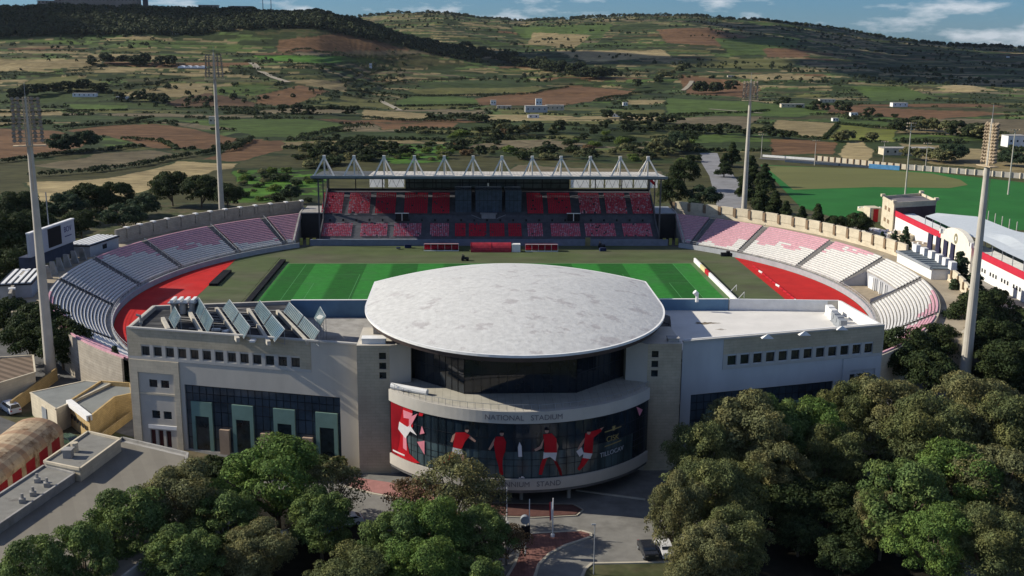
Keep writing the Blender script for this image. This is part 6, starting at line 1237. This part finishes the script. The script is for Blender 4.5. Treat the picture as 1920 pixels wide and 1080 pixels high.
row([(1205, 165), (1230, 155), (1290, 130)], 9, ['farr', 'farg'], 1.0, 1.8, 'tree along the stream bed below the central hill', 'trees along the stream bed', 8)
row([(1460, 195), (1520, 205), (1600, 215), (1700, 222)], 16, ['farr', 'bush'], .9, 1.4, 'tree of the hedge line across the right valley', 'hedge trees across the right valley', 5)
row([(1690, 250), (1740, 245), (1800, 255), (1830, 262)], 12, ['farr', 'farg'], 1.0, 1.6, 'tree of the dark clump beyond the training ground', 'clump beyond the training ground', 8)
row([(1720, 300), (1770, 305), (1800, 300)], 8, ['farg', 'mid'], .9, 1.2, 'green tree behind the training ground wall', 'trees behind the training ground wall', 5)
row([(1870, 310), (1910, 312)], 4, ['mid'], .8, 1.1, 'dark tree at the right end of the far wall', 'trees at the right end of the far wall', 3)
row([(1560, 268), (1600, 262), (1660, 265)], 8, ['bush', 'farg'], .8, 1.2, 'bush around the sandy oval yard', 'bushes around the sandy oval yard', 4)
# hedges: one mesh of leaf clumps each
def hedge(pts, h, w_, lf, lab, size=.5):
    P_ = [Vector(onland(*p)) for p in pts]; C_, r_ = [], []
    for i in range(len(P_)-1):
        Ls_ = (P_[i+1]-P_[i]).length; n = max(2, int(Ls_/(w_*.55)))
        for k in range(n): p = P_[i].lerp(P_[i+1], k/n); x, y = p.x+g.uniform(-1, 1)*w_*.25, p.y+g.uniform(-1, 1)*w_*.25; C_.append((x, y, gz(x, y)+h*.35)); r_.append(g.uniform(.4, .75)*w_*.7)
    me = np_mesh('hedge', leaves(C_, r_, int(len(C_)*70), size, len(FIELDS)+len(C_), squash=h/w_), LV[lf]); o = bpy.data.objects.new('hedge', me); COL.objects.link(o); tag(o, lab, 'hedge')
hedge([(0, 306), (110, 291), (200, 284), (258, 276)], 3, 4.5, 'far', 'dark hedge below the two round trees on the left brown field'); hedge([(60, 333), (170, 324), (260, 313), (340, 296), (440, 281), (475, 262)], 3.5, 5, 'far', 'long dark hedge above the pale tan field at left')
hedge([(110, 242), (220, 234), (285, 222)], 3.5, 5, 'far', 'dark hedge at the upper edge of the big brown field'); hedge([(235, 262), (300, 266), (330, 280)], 3, 5, 'farl' if 'farl' in LV else 'dark', 'short hedge inside the big brown field')
hedge([(170, 167), (280, 160), (362, 148)], 3, 5, 'far', 'thin hedge above the tan field in the left valley'); hedge([(0, 140), (90, 140), (175, 128)], 4, 8, 'far', 'dark bank below the long tan field at upper left'); hedge([(330, 204), (420, 202), (520, 205)], 2.5, 4, 'far', 'low hedge under the striped orchard'); hedge([(420, 215), (490, 214)], 3, 4, 'dark', 'short hedge right of the far left mast')
hedge([(540, 127), (600, 126), (720, 130)], 4, 6, 'far', 'hedge below the bright green field at upper left'); hedge([(540, 100), (640, 102), (790, 104)], 5, 7, 'far', 'dark hedge under the brown hillside'); hedge([(680, 222), (760, 228), (860, 228)], 3, 5, 'far', 'dark hedge above the red brown strip left of the farm'); hedge([(740, 200), (830, 199), (900, 198)], 2.5, 4, 'far', 'hedge under the long green terrace')
hedge([(645, 152), (760, 152), (900, 148)], 3, 6, 'far', 'upper hedge of the green central terraces'); hedge([(650, 172), (760, 180), (900, 179), (1000, 176), (1065, 164)], 3, 5, 'far', 'curving hedge across the central terraces'); hedge([(1120, 190), (1180, 178), (1230, 172)], 3.5, 6, 'far', 'hedge at the right end of the long brown field'); hedge([(1260, 216), (1400, 212), (1440, 208)], 2.5, 4, 'dark', 'hedge above the grey ploughed field right of the stand')
hedge([(1440, 246), (1500, 258), (1545, 262)], 2, 4, 'dark', 'hedge left of the lime vineyard'); hedge([(1545, 262), (1570, 235)], 2, 3, 'dark', 'hedge line between tan field and lime vineyard'); hedge([(1570, 233), (1680, 243), (1700, 248)], 2.5, 4, 'dark', 'hedge above the lime vineyard'); hedge([(560, 262), (640, 243), (700, 240)], 4, 7, 'far', 'dark hedge bank above the scrub left of the stand')
hedge([(0, 212), (60, 213), (130, 209), (240, 208)], 2.5, 4, 'dark', 'thin hedge above the left brown field'); hedge([(520, 200), (600, 203), (700, 206)], 2, 3.5, 'far', 'thin hedge above the tree row left of the farm')
# woods on the ridges
def wood(name, lab, colrange, n, yfun, size, hh, seed):
    gg = np.random.default_rng(seed); C_, r_ = [], []
    while len(C_) < n:
        c = gg.uniform(*colrange); Y = yfun(c, gg); X = (c-880)*Y/2073; 
        if name.endswith('scrub') and fbm(np.array([X/120]), np.array([Y/70]), 91)[0] < .56: continue
        C_.append((X, Y, gz(X, Y)+hh*.3)); r_.append(hh*(.3+.6*gg.random()**2))
    me = np_mesh(name, leaves(C_, r_, n*26, size, seed, squash=1.0, shell=.7), LV['far']); o = bpy.data.objects.new(name, me); COL.objects.link(o); tag(o, lab, 'woodland', kind='stuff')
wood('ridge_wood', 'dark woodland covering the ridge below the skyline town', (-80, 720), 5200, lambda c, q_: q_.uniform(1650+max(0, c-300)*.25, 1900), 1.9, 9, 21)
wood('spur_wood', 'dark woodland running down the spur right of the ridge', (690, 900), 700, lambda c, q_: q_.uniform(1780-(c-690)*.2, 1890), 1.8, 8, 22)
wood('skyline_wood', 'thin line of trees along the far skyline', (640, 1990), 900, lambda c, q_: R2+q_.uniform(-60, 40), 2.4, 9, 23)
wood('slope_scrub', 'scattered scrub on the far hillsides', (700, 1960), 1700, lambda c, q_: q_.uniform(1500, 3200), 1.3, 4, 24)
wood('left_slope_scrub', 'scattered scrub in the left valley', (-60, 760), 250, lambda c, q_: q_.uniform(1000, 1640), 1.2, 4, 25)
# rough hedgerow growth along the field edges of the valley
kk = np.nonzero(edge & (yf < 1500) & (np.abs(xf/np.maximum(yf, 1)) < .52) & (fbm(xf/30, yf/30, 95) > .45))[0]; gg = np.random.default_rng(3); kk = gg.choice(kk, min(4800, len(kk)), replace=False)
me = np_mesh('hedgerow_scrub', leaves([(xf[i], yf[i], ZZ.ravel()[i]+.6) for i in kk], list(.6+1.3*gg.random(len(kk))**2), len(kk)*16, .65, 9), LV['far']); o = bpy.data.objects.new('hedgerow_scrub', me); COL.objects.link(o); tag(o, 'rough growth along the field edges of the valley', 'hedgerow', kind='stuff')
for i, (u, v, h, sx) in enumerate([(1480, 900, 7, 1.1), (1560, 905, 7, 1.1), (1620, 960, 6, 1.1), (1500, 975, 5, 1.2), (1580, 1010, 5, 1.2)]): tree_top('darkr', u, v, h, ['dark low tree at the upper left of the shaded hollow', 'dark low tree at the upper right of the shaded hollow', 'dark low tree on the right side of the shaded hollow', 'dark low tree in the middle of the shaded hollow', 'dark low tree at the bottom of the shaded hollow'][i], sx, 'broadleaf_tree')  # extra dark trees added to blacken the hollow, where only shaded ground lies
# ---------------------------------------------------------------- haze: the air over the valley
b = MB(); b.box((0, 6000, 128), (16000, 13400, 262)); hz = b.build('haze', [], kind='stuff', label='thin blue haze over the valley')
hm = bpy.data.materials.new('haze_air'); hm.use_nodes = True; hn = hm.node_tree.nodes
for n_ in list(hn):
    if n_.type != 'OUTPUT_MATERIAL': hn.remove(n_)
pv_ = hn.new('ShaderNodeVolumePrincipled'); pv_.inputs['Color'].default_value = (.72, .84, 1, 1); pv_.inputs['Density'].default_value = .000014; pv_.inputs['Anisotropy'].default_value = .2
hm.node_tree.links.new(pv_.outputs[0], hn['Material Output'].inputs['Volume']); hz.data.materials.append(hm)
# ---------------------------------------------------------------- real clouds above, out of frame, that shade the far slopes
def cloud(lab, blobs, zc_=1300):
    b = MB(); g_ = random.Random(len(blobs)); off = sd*(zc_/sd.z)
    for (x, y, rx, ry) in blobs:
        n = 14; vs = []; h = 60+g_.random()*60
        for i in range(7):
            p = math.pi*i/6
            for j in range(n): t = 2*math.pi*j/n; k = 1+.22*math.sin(3*t+x)+g_.uniform(-.08, .08); vs.append((x+off.x+rx*k*math.sin(p)*math.cos(t), y+off.y+ry*k*math.sin(p)*math.sin(t), zc_+h*math.cos(p)))
        b.add(vs, [(i*n+j, i*n+(j+1) % n, (i+1)*n+(j+1) % n, (i+1)*n+j) for i in range(6) for j in range(n)])
    b.build('cloud', mat('cloud_white', (.85, .86, .88), var=.03, rough=1), smooth=True, label=lab, cat='cloud', kind='stuff')
cloud('broad cloud drifting above the right hand slopes', [(850, 1750, 260, 230), (1050, 2050, 320, 260), (1350, 1800, 330, 300), (1300, 2400, 420, 300), (1000, 2600, 240, 220), (1650, 2300, 350, 420), (1500, 2950, 380, 260), (1150, 3100, 260, 160), (1750, 3200, 330, 240), (800, 2250, 120, 130)])
cloud('long cloud drifting above the wooded ridge', [(-850, 1900, 330, 230), (-500, 1880, 300, 190), (-250, 1900, 260, 170), (-20, 1900, 200, 140), (150, 1880, 150, 110), (290, 1850, 90, 90), (-700, 1700, 200, 90)])
